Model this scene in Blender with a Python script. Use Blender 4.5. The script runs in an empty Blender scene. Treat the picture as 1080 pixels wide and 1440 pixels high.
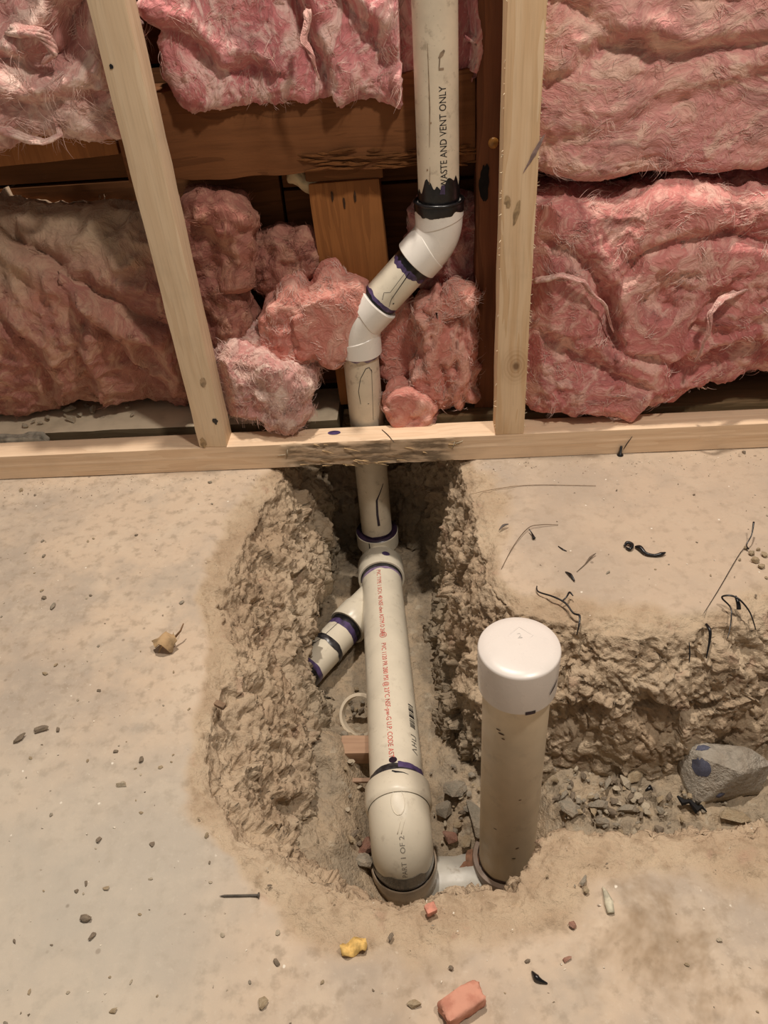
import bpy, bmesh, math, random
import numpy as np
from mathutils import Vector, Matrix
import openvdb
C = bpy.context.scene
COL = C.collection
rng = np.random.default_rng(7)
random.seed(7)

# ------------------------------------------------------------------ camera
FPX = 1082.0; CX, CY = 540.0, 720.0; H = 0.605
def _n(v): v = np.asarray(v, float); return v/np.linalg.norm(v)
_d = _n([656-CX, 2105-CY, FPX]); AZ = -_d
AX = np.array([18533., -709., -1082.]); AX = _n(AX-AX.dot(AZ)*AZ)
AY = np.cross(AZ, AX)
ROT = np.stack([AX, AY, AZ])                 # camera (x right, y down, z forward) -> world
CAM = np.array([0, 0, H])
def ray(px, py): return ROT@np.array([px-CX, py-CY, FPX])
def atz(px, py, z): r = ray(px, py); return CAM+r*((z-H)/r[2])
def aty(px, py, y): r = ray(px, py); return CAM+r*(y/r[1])
cd = bpy.data.cameras.new('camera'); cam = bpy.data.objects.new('camera', cd); COL.objects.link(cam)
cd.sensor_fit = 'VERTICAL'; cd.sensor_height = 36.0; cd.lens = FPX/1440.0*36.0
cd.clip_start = 0.01
_r, _u, _b = ROT@[1, 0, 0], ROT@[0, -1, 0], ROT@[0, 0, -1]
cam.matrix_world = Matrix(((_r[0], _u[0], _b[0], 0), (_r[1], _u[1], _b[1], 0), (_r[2], _u[2], _b[2], H), (0, 0, 0, 1)))
C.camera = cam
C.view_settings.view_transform = 'Standard'; C.view_settings.look = 'None'
C.view_settings.gamma = 1.0; C.view_settings.use_curve_mapping = False
C.view_settings.exposure = 0.0
# ------------------------------------------------------------------ light
w = bpy.data.worlds.new('room'); C.world = w; w.use_nodes = True
w.node_tree.nodes['Background'].inputs[0].default_value = (1.0, 0.90, 0.80, 1)
w.node_tree.nodes['Background'].inputs[1].default_value = 0.19
def lamp(name, kind, loc, target, power, col, size):
    l = bpy.data.lights.new(name, kind); o = bpy.data.objects.new(name, l); COL.objects.link(o)
    o.location = loc; o.rotation_euler = (Vector(target)-Vector(loc)).to_track_quat('-Z', 'Y').to_euler()
    l.energy = power; l.color = col
    if kind == 'AREA': l.shape = 'DISK'; l.size = size
    else: l.shadow_soft_size = size
    return o
lamp('ceiling_bulb', 'POINT', (-0.14, 0.89, 2.40), (0, 0, 0), 160.0, (1.0, 0.895, 0.79), 0.04)
lamp('work_light', 'POINT', (0.44, 0.24, 1.50), (0, 0.8, 0.1), 40.0, (1.0, 0.895, 0.79), 0.05)

# ------------------------------------------------------------------ helpers
def lin(c):
    return tuple((x/255/12.92 if x/255 <= 0.04045 else ((x/255+0.055)/1.055)**2.4) for x in c)+(1.0,)
class NT:
    def __init__(s, name, rough=0.8, spec=0.3):
        s.m = bpy.data.materials.new(name); s.m.use_nodes = True; s.t = s.m.node_tree
        s.b = s.t.nodes['Principled BSDF']; s.b.inputs['Roughness'].default_value = rough
        s.b.inputs['Specular IOR Level'].default_value = spec
    def n(s, typ, ins=None, **props):
        x = s.t.nodes.new(typ)
        for k, v in props.items(): setattr(x, k, v)
        for k, v in (ins or {}).items(): s.put(x.inputs[k], v)
        return x
    def put(s, sock, v):
        if isinstance(v, bpy.types.NodeSocket): s.t.links.new(v, sock)
        else: sock.default_value = v
    def coord(s): return s.n('ShaderNodeTexCoord').outputs['Object']
    def mapp(s, v, scale=(1, 1, 1), loc=(0, 0, 0)):
        return s.n('ShaderNodeMapping', {'Vector': v, 'Scale': scale, 'Location': loc}).outputs[0]
    def noise(s, v, scale, detail=4, rough=0.55, dist=0.0):
        return s.n('ShaderNodeTexNoise', {'Vector': v, 'Scale': scale, 'Detail': detail, 'Roughness': rough, 'Distortion': dist}).outputs['Fac']
    def noisec(s, v, scale, detail=2):
        return s.n('ShaderNodeTexNoise', {'Vector': v, 'Scale': scale, 'Detail': detail}).outputs['Color']
    def voro(s, v, scale, feature='F1', out='Distance'):
        return s.n('ShaderNodeTexVoronoi', {'Vector': v, 'Scale': scale}, feature=feature).outputs[out]
    def ramp(s, f, lo, hi, a=0.0, b=1.0):
        return s.n('ShaderNodeMapRange', {'Value': f, 'From Min': lo, 'From Max': hi, 'To Min': a, 'To Max': b}, interpolation_type='SMOOTHSTEP').outputs[0]
    def math(s, op, a, b=0.0): return s.n('ShaderNodeMath', {0: a, 1: b}, operation=op).outputs[0]
    def mix(s, f, a, b):
        x = s.n('ShaderNodeMix', data_type='RGBA')
        s.put(x.inputs[0], f); s.put(x.inputs[6], a); s.put(x.inputs[7], b); return x.outputs[2]
    def sep(s, v): return s.n('ShaderNodeSeparateXYZ', {0: v}).outputs
    def vadd(s, a, b): return s.n('ShaderNodeVectorMath', {0: a, 1: b}, operation='ADD').outputs[0]
    def vscale(s, a, k): return s.n('ShaderNodeVectorMath', {0: a, 'Scale': k}, operation='SCALE').outputs[0]
    def attr(s, name): return s.n('ShaderNodeAttribute', attribute_name=name).outputs['Fac']
    def bump(s, h, dist, strength=1.0, normal=None):
        x = s.n('ShaderNodeBump', {'Height': h, 'Distance': dist, 'Strength': strength})
        if normal is not None: s.put(x.inputs['Normal'], normal)
        s.put(s.b.inputs['Normal'], x.outputs[0]); return x.outputs[0]
    def col(s, c): s.put(s.b.inputs['Base Color'], c)

def mk_mesh(name, v, faces, mat=None, smooth=True):
    """faces: one int array (n,k) or a list of polygons"""
    me = bpy.data.meshes.new(name); v = np.asarray(v, np.float32)
    if isinstance(faces, np.ndarray):
        k = faces.shape[1]; n = len(faces)
        me.vertices.add(len(v)); me.vertices.foreach_set('co', v.ravel())
        me.loops.add(n*k); me.loops.foreach_set('vertex_index', faces.astype(np.int32).ravel())
        me.polygons.add(n); me.polygons.foreach_set('loop_start', (np.arange(n)*k).astype(np.int32))
        me.polygons.foreach_set('loop_total', np.full(n, k, np.int32))
        me.update(calc_edges=True); me.validate()
    else:
        me.from_pydata([tuple(map(float, p)) for p in v], [], faces); me.update()
    if mat: me.materials.append(mat)
    me.polygons.foreach_set('use_smooth', np.full(len(me.polygons), smooth)); return me
def join(parts):
    V = []; F = []; o = 0
    for v, f in parts:
        V.append(np.asarray(v, float)); F += [[int(i)+o for i in q] for q in f]; o += len(v)
    return np.vstack(V), F
def tag(o, label=None, cat=None, group=None, kind=None):
    if label: o['label'] = label
    if cat: o['category'] = cat
    if group: o['group'] = group
    if kind: o['kind'] = kind
    return o
def add(name, v, f, mat, loc=(0, 0, 0), parent=None, smooth=True, sharp=None):
    """one mesh object; v in world coordinates, loc = its origin"""
    loc = np.asarray(loc, float)
    me = mk_mesh(name, np.asarray(v, float)-loc, f, mat, smooth)
    o = bpy.data.objects.new(name, me); COL.objects.link(o)
    if sharp is not None: me.set_sharp_from_angle(angle=math.radians(sharp))
    if parent is not None:
        o.parent = parent; pl = np.zeros(3); q = parent
        while q is not None: pl += np.array(q.location); q = q.parent
        o.location = loc-pl
    else: o.location = loc
    return o
def empty(name, loc, label, cat, group=None):
    o = bpy.data.objects.new(name, None); COL.objects.link(o); o.location = loc; o.empty_display_size = 0.02
    return tag(o, label, cat, group)

# ---- numpy noise
def _hash(ix, iy, iz, seed):
    h = (ix*374761393 + iy*668265263 + iz*2147483647 + seed*1274126177) & 0xFFFFFFFF
    h = ((h ^ (h >> 13))*1274126177) & 0xFFFFFFFF
    h = ((h ^ (h >> 16))*2246822519) & 0xFFFFFFFF
    return ((h ^ (h >> 15)) & 0xFFFFFF)/float(0xFFFFFF)
def vn(p, scale, seed=0):
    q = np.asarray(p, float)*scale; i = np.floor(q).astype(np.int64); f = q-i; f = f*f*f*(f*(f*6-15)+10)
    r = 0
    for dx in (0, 1):
        wx = f[:, 0] if dx else 1-f[:, 0]
        for dy in (0, 1):
            wy = f[:, 1] if dy else 1-f[:, 1]
            for dz in (0, 1):
                wz = f[:, 2] if dz else 1-f[:, 2]
                r = r+wx*wy*wz*_hash(i[:, 0]+dx, i[:, 1]+dy, i[:, 2]+dz, seed)
    return r*2-1
def fbm(p, scale, octs=3, seed=0, gain=0.5):
    r = 0; a = 1; t = 0
    for k in range(octs): r = r+a*vn(p, scale*2**k, seed+k*17); t += a; a *= gain
    return r/t
def ridged(p, scale, octs=3, seed=0):
    r = 0; a = 1; t = 0
    for k in range(octs): r = r+a*(1-np.abs(vn(p, scale*2**k, seed+k*13))*2); t += a; a *= 0.5
    return r/t
def facets(p, cell, seed):
    """broken-stone relief: each Voronoi cell is its own tilted plane"""
    q = p/cell; i = np.floor(q).astype(np.int64); best = np.full(len(q), 9.0); val = np.zeros(len(q)); sec = np.full(len(q), 9.0)
    for dx in (-1, 0, 1):
        for dy in (-1, 0, 1):
            for dz in (-1, 0, 1):
                a, b, c = i[:, 0]+dx, i[:, 1]+dy, i[:, 2]+dz
                fx = a+_hash(a, b, c, seed); fy = b+_hash(a, b, c, seed+1); fz = c+_hash(a, b, c, seed+2)
                ex, ey, ez = q[:, 0]-fx, q[:, 1]-fy, q[:, 2]-fz
                d = ex*ex+ey*ey+ez*ez
                v = (ex*(_hash(a, b, c, seed+3)*2-1)+ey*(_hash(a, b, c, seed+4)*2-1)+ez*(_hash(a, b, c, seed+5)*2-1))*1.5+(_hash(a, b, c, seed+6)-0.5)
                m = d < best; sec = np.where(m, best, np.minimum(sec, d)); val = np.where(m, v, val); best = np.where(m, d, best)
    return val, np.sqrt(sec)-np.sqrt(best)

# ---- sweeps
def frame(a, ref):
    a = _n(a); e1 = np.asarray(ref, float); e1 = _n(e1-e1.dot(a)*a); return a, e1, np.cross(a, e1)
def lathe(o, a, prof, n=48, ref=(0.13, -1, 0.2), close=False):
    """prof: list of (t, r) along axis a from o"""
    a, e1, e2 = frame(a, ref); th = np.linspace(0, 2*math.pi, n, endpoint=False)
    V = []
    for t, r in prof: V.append(np.asarray(o)+a*t+np.outer(np.cos(th)*r, e1)+np.outer(np.sin(th)*r, e2))
    F = []; k = len(prof)
    for i in range(k if close else k-1):
        j = (i+1) % k
        for q in range(n): F.append([i*n+q, i*n+(q+1) % n, j*n+(q+1) % n, j*n+q])
    return np.vstack(V), F
def tube(o, a, L, r, wall=0.0045, n=48, bev=0.0006):
    """a hollow pipe with wall thickness and slightly rounded ends"""
    return lathe(o, a, [(bev, r), (L-bev, r), (L, r-bev), (L, r-wall), (0, r-wall), (0, r-bev)], n, close=True)
def sweep(pts, rad, n=32, ref=(0.2, 0.3, 1), cap=True):
    pts = np.asarray(pts, float); T = np.gradient(pts, axis=0); T /= np.linalg.norm(T, axis=1)[:, None]
    rad = np.broadcast_to(np.asarray(rad, float), (len(pts),)); th = np.linspace(0, 2*math.pi, n, endpoint=False)
    _, e1, _ = frame(T[0], ref); V = []; F = []
    for p, t, r in zip(pts, T, rad):
        e1 = _n(e1-e1.dot(t)*t); e2 = np.cross(t, e1)
        V.append(p+np.outer(np.cos(th)*r, e1)+np.outer(np.sin(th)*r, e2))
    for i in range(len(pts)-1):
        for q in range(n): F.append([i*n+q, i*n+(q+1) % n, (i+1)*n+(q+1) % n, (i+1)*n+q])
    if cap: F += [list(range(n))[::-1], [(len(pts)-1)*n+q for q in range(n)]]
    return np.vstack(V), F
def band(o, a, r, t0, t1, seed, amp0=0.0, amp1=0.003, n=96, ref=(0.13, -1, 0.2), a0=0.0, a1=2*math.pi, thick=0.0004):
    """a painted-on ring with wavy edges wrapped round a pipe"""
    a, e1, e2 = frame(a, ref); th = np.linspace(a0, a1, n)
    p = np.stack([np.cos(th)*2.2, np.sin(th)*2.2, np.zeros(n)], 1)
    w0 = t0+amp0*fbm(p, 1.4, 3, seed, .3); w1 = t1+amp1*fbm(p, 1.2, 3, seed+50, .3)
    w1 = np.maximum(w1, w0+0.0003); V = []
    for s in (0, 0.33, 0.66, 1.0):
        t = w0+(w1-w0)*s; rr = r+thick*(1 if 0 < s < 1 else 0.35)
        V.append(np.asarray(o)+t[:, None]*a+np.cos(th)[:, None]*rr*e1+np.sin(th)[:, None]*rr*e2)
    F = [[i*n+q, i*n+q+1, (i+1)*n+q+1, (i+1)*n+q] for i in range(3) for q in range(n-1)]
    return np.vstack(V), F
def on_cyl(o, a, r, ref, t, ang):
    """points at (t along axis, angle) on a cylinder; angle 0 = ref, growing towards axis x ref"""
    a, e1, e2 = frame(a, ref); t = np.asarray(t)[:, None]; g = np.asarray(ang)[:, None]
    return np.asarray(o)+t*a+r*(np.cos(g)*e1+np.sin(g)*e2)
def stroke(o, a, r, ref, pts, wd):
    """pen stroke on a cylinder: pts (t, arc) in metres, wd width"""
    P = np.asarray(pts, float); Q = []
    for i in range(len(P)-1): Q += [P[i]+(P[i+1]-P[i])*s for s in np.linspace(0, 1, 5)[:-1]]
    Q.append(P[-1]); P = np.array(Q); T = np.gradient(P, axis=0); T /= np.linalg.norm(T, axis=1)[:, None]+1e-9
    N = np.stack([-T[:, 1], T[:, 0]], 1); k = len(P)
    ww = np.broadcast_to(np.asarray(wd, float), (k,)) if np.ndim(wd) == 0 else np.interp(np.linspace(0, 1, k), np.linspace(0, 1, len(wd)), wd)
    A = P+N*ww[:, None]/2; B = P-N*ww[:, None]/2; rr = r+0.00035
    V = np.vstack([on_cyl(o, a, rr, ref, A[:, 0], A[:, 1]/r), on_cyl(o, a, rr, ref, B[:, 0], B[:, 1]/r)])
    return V, [[i, i+1, k+i+1, k+i] for i in range(k-1)]
def dot(o, a, r, ref, t, arc, rx, ry, n=20, sub=0.00035):
    th = np.linspace(0, 2*math.pi, n, endpoint=False); tt = t+rx*np.cos(th); aa = (arc+ry*np.sin(th))/r
    V = np.vstack([on_cyl(o, a, r+sub, ref, tt, aa), on_cyl(o, a, r+sub, ref, [t], [arc/r])])
    return V, [[i, (i+1) % n, n] for i in range(n)]
def text2d(s, size, sx=0.8, spacing=1.0):
    cu = bpy.data.curves.new('lettering', 'FONT'); cu.body = s; cu.size = size; cu.resolution_u = 3; cu.space_character = spacing
    ob = bpy.data.objects.new('lettering', cu); COL.objects.link(ob)
    me = bpy.data.meshes.new_from_object(ob.evaluated_get(bpy.context.evaluated_depsgraph_get()))
    v = np.array([x.co[:2] for x in me.vertices]); f = [list(p.vertices) for p in me.polygons]
    bpy.data.objects.remove(ob); bpy.data.curves.remove(cu); bpy.data.meshes.remove(me)
    v[:, 0] *= sx; v[:, 0] -= v[:, 0].min(); return v, f
def text_cyl(s, size, o, a, r, ref, t0, length, arc, flip=1):
    """wrap printed text along a cylinder; flip=1: letter tops towards +angle"""
    v, f = text2d(s, size); v = v.copy(); v[:, 0] *= length/v[:, 0].max(); cap = size*0.36
    return on_cyl(o, a, r+0.00035, ref, t0+v[:, 0], (arc+flip*(v[:, 1]-cap))/r), f

# ------------------------------------------------------------------ materials
def wood(name, c1, c2, axis, dark=None, knots=(), stain=None, rough=0.72, dusty=None):
    m = NT(name, rough, 0.25); co = m.coord()
    sc = [34, 34, 34]; sc[axis] = 2.2; wob = m.vscale(m.noisec(co, 7), 0.02)
    v = m.mapp(m.vadd(co, wob), tuple(sc))
    g = m.noise(v, 1.0, 3, 0.5, 0.6); sc2 = [420, 420, 420]; sc2[axis] = 14
    fine = m.noise(m.mapp(co, tuple(sc2)), 1.0, 3, 0.6)
    rings = m.ramp(m.math('FRACT', m.math('MULTIPLY', g, 5.0)), 0.25, 0.95)
    c = m.mix(m.math('MULTIPLY', rings, 0.55), lin(c1), lin(c2))
    c = m.mix(m.ramp(fine, 0.45, 0.75, 0, 0.22), c, lin(tuple(x*0.72 for x in c2)))
    c = m.mix(m.ramp(m.noise(co, 22, 4), 0.5, 0.75, 0, 0.25), c, lin(tuple(x*0.82 for x in c1)))
    for (kx, ky, kz, kr) in knots:
        dd = m.n('ShaderNodeVectorMath', {0: m.vadd(co, m.vscale(m.noisec(co, 60), 0.003)), 1: (kx, ky, kz)}, operation='SUBTRACT').outputs[0]
        ds = [1, 1, 1]; ds[axis] = 0.7
        ln = m.n('ShaderNodeVectorMath', {0: m.mapp(dd, tuple(ds))}, operation='LENGTH').outputs['Value']
        rg = m.ramp(m.math('FRACT', m.math('MULTIPLY', ln, 260.0)), 0.3, 0.9)
        c = m.mix(m.math('MULTIPLY', m.ramp(ln, kr*2.2, kr*0.6), m.math('ADD', 0.25, m.math('MULTIPLY', rg, 0.22))), c, lin((150, 105, 62)))
        c = m.mix(m.ramp(ln, kr*0.6, kr*0.2, 0, 0.75), c, lin((96, 66, 40)))
    if stain:                                     # (axis min, axis max, colour): a dirty stretch of the board
        x0, x1, sc_ = stain; xs = m.sep(co)[axis]
        wv = m.math('ADD', xs, m.math('MULTIPLY', m.math('SUBTRACT', m.noise(co, 30, 4), 0.5), 0.05))
        inside = m.math('MULTIPLY', m.ramp(wv, x0, x0+0.03), m.ramp(wv, x1, x1-0.03))
        sn = m.ramp(m.noise(m.mapp(co, (22, 70, 130)), 1.0, 5, 0.65), 0.40, 0.58)
        low = m.ramp(m.sep(co)[2], 0.0385, 0.033)
        c = m.mix(m.math('MULTIPLY', low, m.math('MULTIPLY', inside, m.math('ADD', 0.18, m.math('MULTIPLY', sn, 0.58)))), c, lin(sc_))
    if dusty:
        nz = m.sep(m.n('ShaderNodeNewGeometry').outputs['Normal'])[2]
        c = m.mix(m.math('MULTIPLY', m.ramp(nz, 0.5, 0.9), m.ramp(m.noise(co, 18, 4), 0.25, 0.6, 0.6, 1.0)), c, lin(dusty))
    m.col(c); m.bump(m.math('ADD', fine, m.math('MULTIPLY', rings, 0.4)), 0.0004, 0.5); return m.m
def plastic(name, c, rough=0.32, mott=0.06, dirt=0.0, spec=0.5):
    m = NT(name, rough, spec); co = m.coord()
    k = m.mix(m.ramp(m.noise(co, 26, 4), 0.35, 0.75, 0, 1), lin(c), lin(tuple(x*(1-mott) for x in c)))
    if dirt:
        k = m.mix(m.math('MULTIPLY', m.ramp(m.noise(m.mapp(co, (1, 1, 1)), 60, 5, 0.65), 0.56, 0.72), dirt), k, lin((128, 110, 88)))
        k = m.mix(m.ramp(m.voro(co, 160), 0.10, 0.05, 0, dirt*0.9), k, lin((110, 92, 74)))
    m.col(k); m.bump(m.noise(co, 400, 2), 0.0001, 0.25)
    m.put(m.b.inputs['Roughness'], m.ramp(m.noise(co, 40, 3), 0.3, 0.7, rough*0.8, rough*1.35)); return m.m
def flat(name, c, rough=0.5, spec=0.4, var=0.25, sc=120):
    m = NT(name, rough, spec); co = m.coord()
    m.col(m.mix(m.ramp(m.noise(co, sc, 4), 0.35, 0.7), lin(c), lin(tuple(x*(1-var) for x in c)))); return m.m
def insul(name, deep, mid, pale, flow=(1, 1, 1), dust=None, dustz=None, pale_amt=1.0):
    m = NT(name, 1.0, 0.0); co = m.coord()
    wv = m.vadd(co, m.vscale(m.n('ShaderNodeVectorMath', {0: m.noisec(co, 9, 3), 1: (0.5, 0.5, 0.5)}, operation='SUBTRACT').outputs[0], 0.13))
    a = m.noise(m.mapp(wv, tuple(x*36 for x in flow)), 1.0, 6, 0.62, 0.8)
    st = m.noise(m.mapp(wv, tuple(x*150 for x in flow)), 1.0, 4, 0.6, 1.2)
    big = m.noise(co, 11, 4)
    c = m.mix(m.ramp(big, 0.35, 0.65), lin(deep), lin(mid))
    c = m.mix(m.math('MULTIPLY', m.ramp(a, 0.45, 0.63), 0.85*pale_amt), c, lin(pale))
    c = m.mix(m.ramp(st, 0.5, 0.70, 0, 0.6*pale_amt), c, lin(pale))
    c = m.mix(m.ramp(m.noise(wv, 23, 4), 0.52, 0.70, 0, 0.65), c, lin(tuple(x*0.82 for x in deep)))
    if dust:
        z = m.sep(co)[2]
        f = m.ramp(m.math('ADD', z, m.math('MULTIPLY', m.math('SUBTRACT', m.noise(co, 14, 5), 0.5), 0.16)), dustz[0], dustz[1])
        c = m.mix(m.math('MULTIPLY', f, 0.85), c, lin(dust))
    m.col(c)
    m.b.inputs['Sheen Weight'].default_value = 0.25; m.b.inputs['Sheen Roughness'].default_value = 0.6
    m.put(m.b.inputs['Sheen Tint'], lin(pale))
    m.bump(m.math('ADD', a, m.math('MULTIPLY', st, 0.55)), 0.006, 0.9); return m.m

PVC = plastic('pvc_cream', (226, 217, 196), 0.34, 0.05, 0.25)
PVC_DIRTY = plastic('pvc_handled', (222, 208, 184), 0.42, 0.08, 0.5)
PVC_WHITE = plastic('pvc_white_fitting', (238, 233, 224), 0.30, 0.03, 0.1)
PVC_CAP = plastic('pvc_cap', (222, 214, 206), 0.26, 0.02)
PURPLE = flat('purple_primer', (88, 72, 114), 0.35, 0.5, 0.4, 90)
PURPLE_DARK = flat('dark_purple_primer', (48, 33, 52), 0.3, 0.5, 0.4, 90)
BLACK = flat('black_cement', (26, 25, 27), 0.28, 0.5, 0.4, 200)
GREYBAND = flat('dark_grey_band', (64, 62, 64), 0.3, 0.5, 0.45, 160)
INK = flat('black_ink', (38, 36, 38), 0.5, 0.3, 0.3, 300)
GREYINK = flat('grey_ink', (150, 144, 132), 0.5, 0.3, 0.2, 300)
REDINK = flat('red_ink', (222, 92, 84), 0.5, 0.3, 0.25, 260)

# ================================================================== SETTING: the slab with the trench
RIM = np.array([(-.20, 1.04), (-.204, .877), (-.215, .816), (-.232, .742), (-.242, .676), (-.25, .629), (-.217, .562), (-.218, .504), (-.22, .46), (-.212, .42),
    (-.199, .376), (-.175, .346), (-.135, .321), (-.104, .308), (-.069, .299), (-.035, .287), (-.013, .289), (.009, .296), (.032, .299), (.056, .295),
    (.072, .312), (.081, .336), (.1, .345), (.134, .341), (.181, .344), (.221, .346), (.268, .349), (.45, .35), (.9, .36), (.9, .6), (.353, .585), (.289, .567),
    (.259, .564), (.212, .551), (.178, .562), (.137, .579), (.086, .597), (.066, .626), (.056, .712), (.053, .798), (.044, .88), (.03, .96), (-.02, 1.07), (-.12, 1.09)])
BOT = np.array([(-.15, 1.0), (-.155, .9), (-.152, .8), (-.15, .68), (-.122, .62), (-.108, .56), (-.102, .48), (-.095, .41), (-.07, .36), (0, .345), (.06, .36), (.1, .39),
    (.2, .40), (.4, .40), (.9, .41), (.9, .5), (.4, .505), (.3, .49), (.22, .485), (.14, .5), (.06, .52), (.02, .545), (-.002, .6), (-.006, .7), (-.004, .8), (.004, .9),
    (-.02, .99), (-.08, 1.02)])
def poly_sd(P, x, y):
    """signed distance to a polygon, positive inside"""
    d = np.full(x.shape, 1e9); ins = np.zeros(x.shape, bool)
    for i in range(len(P)):
        a = P[i]; b = P[(i+1) % len(P)]; e = b-a
        t = np.clip(((x-a[0])*e[0]+(y-a[1])*e[1])/e.dot(e), 0, 1)
        d = np.minimum(d, (x-a[0]-t*e[0])**2+(y-a[1]-t*e[1])**2)
        c = ((a[1] > y) != (b[1] > y)) & (x < e[0]*(y-a[1])/(e[1]+1e-12)+a[0]); ins ^= c
    d = np.sqrt(d); return np.where(ins, d, -d)
def sstep(a, b, x): t = np.clip((x-a)/(b-a), 0, 1); return t*t*(3-2*t)
X0, X1, Y0, Y1, ZB, ZT = -.72, .60, .06, 1.10, -.31, .02
RES = 0.0021
gx = np.arange(X0, X1, RES); gy = np.arange(Y0, Y1, RES); gz = np.arange(ZB, ZT, RES)
GX, GY = np.meshgrid(gx, gy, indexing='ij'); P2 = np.stack([GX.ravel(), GY.ravel(), np.zeros(GX.size)], 1)
wx = (0.007*fbm(P2, 26, 4, 3)).reshape(GX.shape); wy = (0.007*fbm(P2, 26, 4, 31)).reshape(GX.shape)
dr = poly_sd(RIM, GX+wx, GY+wy); db = poly_sd(BOT, GX+wx, GY+wy)
tt = np.clip(dr/(np.maximum(dr, 0)+np.maximum(-db, 0)+1e-6), 0, 1); tt = np.where(dr > 0, tt, 0)
back = sstep(.62, .70, GY)*sstep(0.0, -.06, GX)
prof = tt*(0.55+0.45*tt)*(1-back)+back*(0.46*np.minimum(tt/0.9, 1)+0.54*sstep(0.88, 1.0, tt))
depth = 0.29-0.085*sstep(.06, .13, GX)
bev = 0.011*sstep(-.02, .012, dr)
hm = -depth*prof-np.where(dr > -.03, bev, 0)*(1-prof)
g0, g1 = np.gradient(hm, RES); slope = np.sqrt(1+g0**2+g1**2)
sd = ((gz[None, None, :]-hm[:, :, None])/slope[:, :, None]).astype(np.float32)
# undercut hollow on the left, under the slab, where the side branch runs
A = np.array([-.09, .97, -.215]); B = np.array([-.185, .69, -.215]); e = B-A
bx0, bx1 = np.searchsorted(gx, -.27), np.searchsorted(gx, -.0); by0, by1 = np.searchsorted(gy, .60), len(gy)-2
sx, sy, szz = np.meshgrid(gx[bx0:bx1], gy[by0:by1], gz, indexing='ij')
t = np.clip(((sx-A[0])*e[0]+(sy-A[1])*e[1]+(szz-A[2])*e[2])/e.dot(e), 0, 1)
cav = np.sqrt((sx-A[0]-t*e[0])**2+(sy-A[1]-t*e[1])**2+(szz-A[2]-t*e[2])**2)-0.052
sd[bx0:bx1, by0:by1] = np.maximum(sd[bx0:bx1, by0:by1], -cav)
del sx, sy, szz, cav, t
sd = np.clip(sd, -3*RES, 3*RES)
sd[:, :, :2] = -3*RES
grid = openvdb.FloatGrid(3*RES); grid.copyFromArray(sd)
pts, quads = grid.convertToQuads(0.0)
V = pts*RES+np.array([X0, Y0, ZB]); Q = quads[:, ::-1].astype(np.int64)
cen = V[Q].mean(1)
keep = (cen[:, 0] > X0+2*RES) & (cen[:, 0] < X1-4*RES) & (cen[:, 1] > Y0+2*RES) & (cen[:, 1] < Y1-4*RES) & (cen[:, 2] > ZB+3*RES)
Q = Q[keep]; used = np.unique(Q); remap = np.full(len(V), -1); remap[used] = np.arange(len(used)); V = V[used]; Q = remap[Q]
del sd
def vnormals(V, Q):
    fn = np.cross(V[Q[:, 2]]-V[Q[:, 0]], V[Q[:, 3]]-V[Q[:, 1]]); N = np.zeros_like(V)
    for k in range(4): np.add.at(N, Q[:, k], fn)
    return N/(np.linalg.norm(N, axis=1)[:, None]+1e-12)
NV = vnormals(V, Q)
if NV[np.argmax(V[:, 2])][2] < 0: Q = Q[:, ::-1]; NV = -NV
def bil(M, x, y):
    fx = np.clip((x-X0)/RES, 0, M.shape[0]-1.01); fy = np.clip((y-Y0)/RES, 0, M.shape[1]-1.01); i = fx.astype(int); j = fy.astype(int); u = fx-i; v = fy-j
    return M[i, j]*(1-u)*(1-v)+M[i+1, j]*u*(1-v)+M[i, j+1]*(1-u)*v+M[i+1, j+1]*u*v
drv = bil(dr, V[:, 0], V[:, 1])
nb = fbm(V*[1, 1, 0], 11, 4, 77); wband = 0.026+0.05*nb+0.03*sstep(.45, .3, V[:, 1])+0.02*sstep(.05, .12, V[:, 0])
chip = np.clip(sstep(-np.maximum(wband, .024), -np.maximum(wband, .024)*0.55, drv), 0, 1)      # 1 where the concrete is broken
pit = sstep(-.012, .02, drv)
edge = np.minimum(np.minimum(V[:, 0]-X0, X1-V[:, 0]), np.minimum(V[:, 1]-Y0, Y1-V[:, 1])); ek = sstep(0.004, 0.02, edge)
m = chip > 0.01; P = V[m]; Pw = P+0.008*np.stack([fbm(P, 40, 2, 5), fbm(P, 40, 2, 6), fbm(P, 40, 2, 7)], 1)
f1, c1 = facets(Pw*[1, 1, .75], 0.050, 11); f2, c2 = facets(Pw*[1, 1, .8], 0.018, 23); f3, c3 = facets(Pw, 0.0085, 37)
f4, c4 = facets(Pw, 0.0046, 51); D = 0.0098*f1+0.0034*f2+0.0026*f3+0.0011*f4+0.009*fbm(P, 14, 3, 9)+0.0030*fbm(P, 75, 3, 41)
D *= 1-.5*sstep(-.08, -.15, P[:, 2])*sstep(.08, .14, P[:, 0])
D -= 0.003*np.exp(-(c2/0.10)**2)*(fbm(P, 30, 2, 90) > 0)
D2 = 0.0009*f2+0.0011*f3+0.0022*fbm(P, 35, 3, 9)+0.0008*fbm(P, 160, 3, 41)-0.003
k = pit[m]
dvec = NV[m]*(D*k+D2*(1-k)*chip[m])[:, None]
dvec += (k*0.004)[:, None]*np.stack([vn(P, 55, 1), vn(P, 55, 2), vn(P, 55, 3)], 1)
V[m] += dvec*ek[m][:, None]
nm = ~m; V[nm, 2] += (0.0006*fbm(V[nm], 9, 3, 60)+0.00022*fbm(V[nm], 130, 2, 61))*ek[nm]
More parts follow.
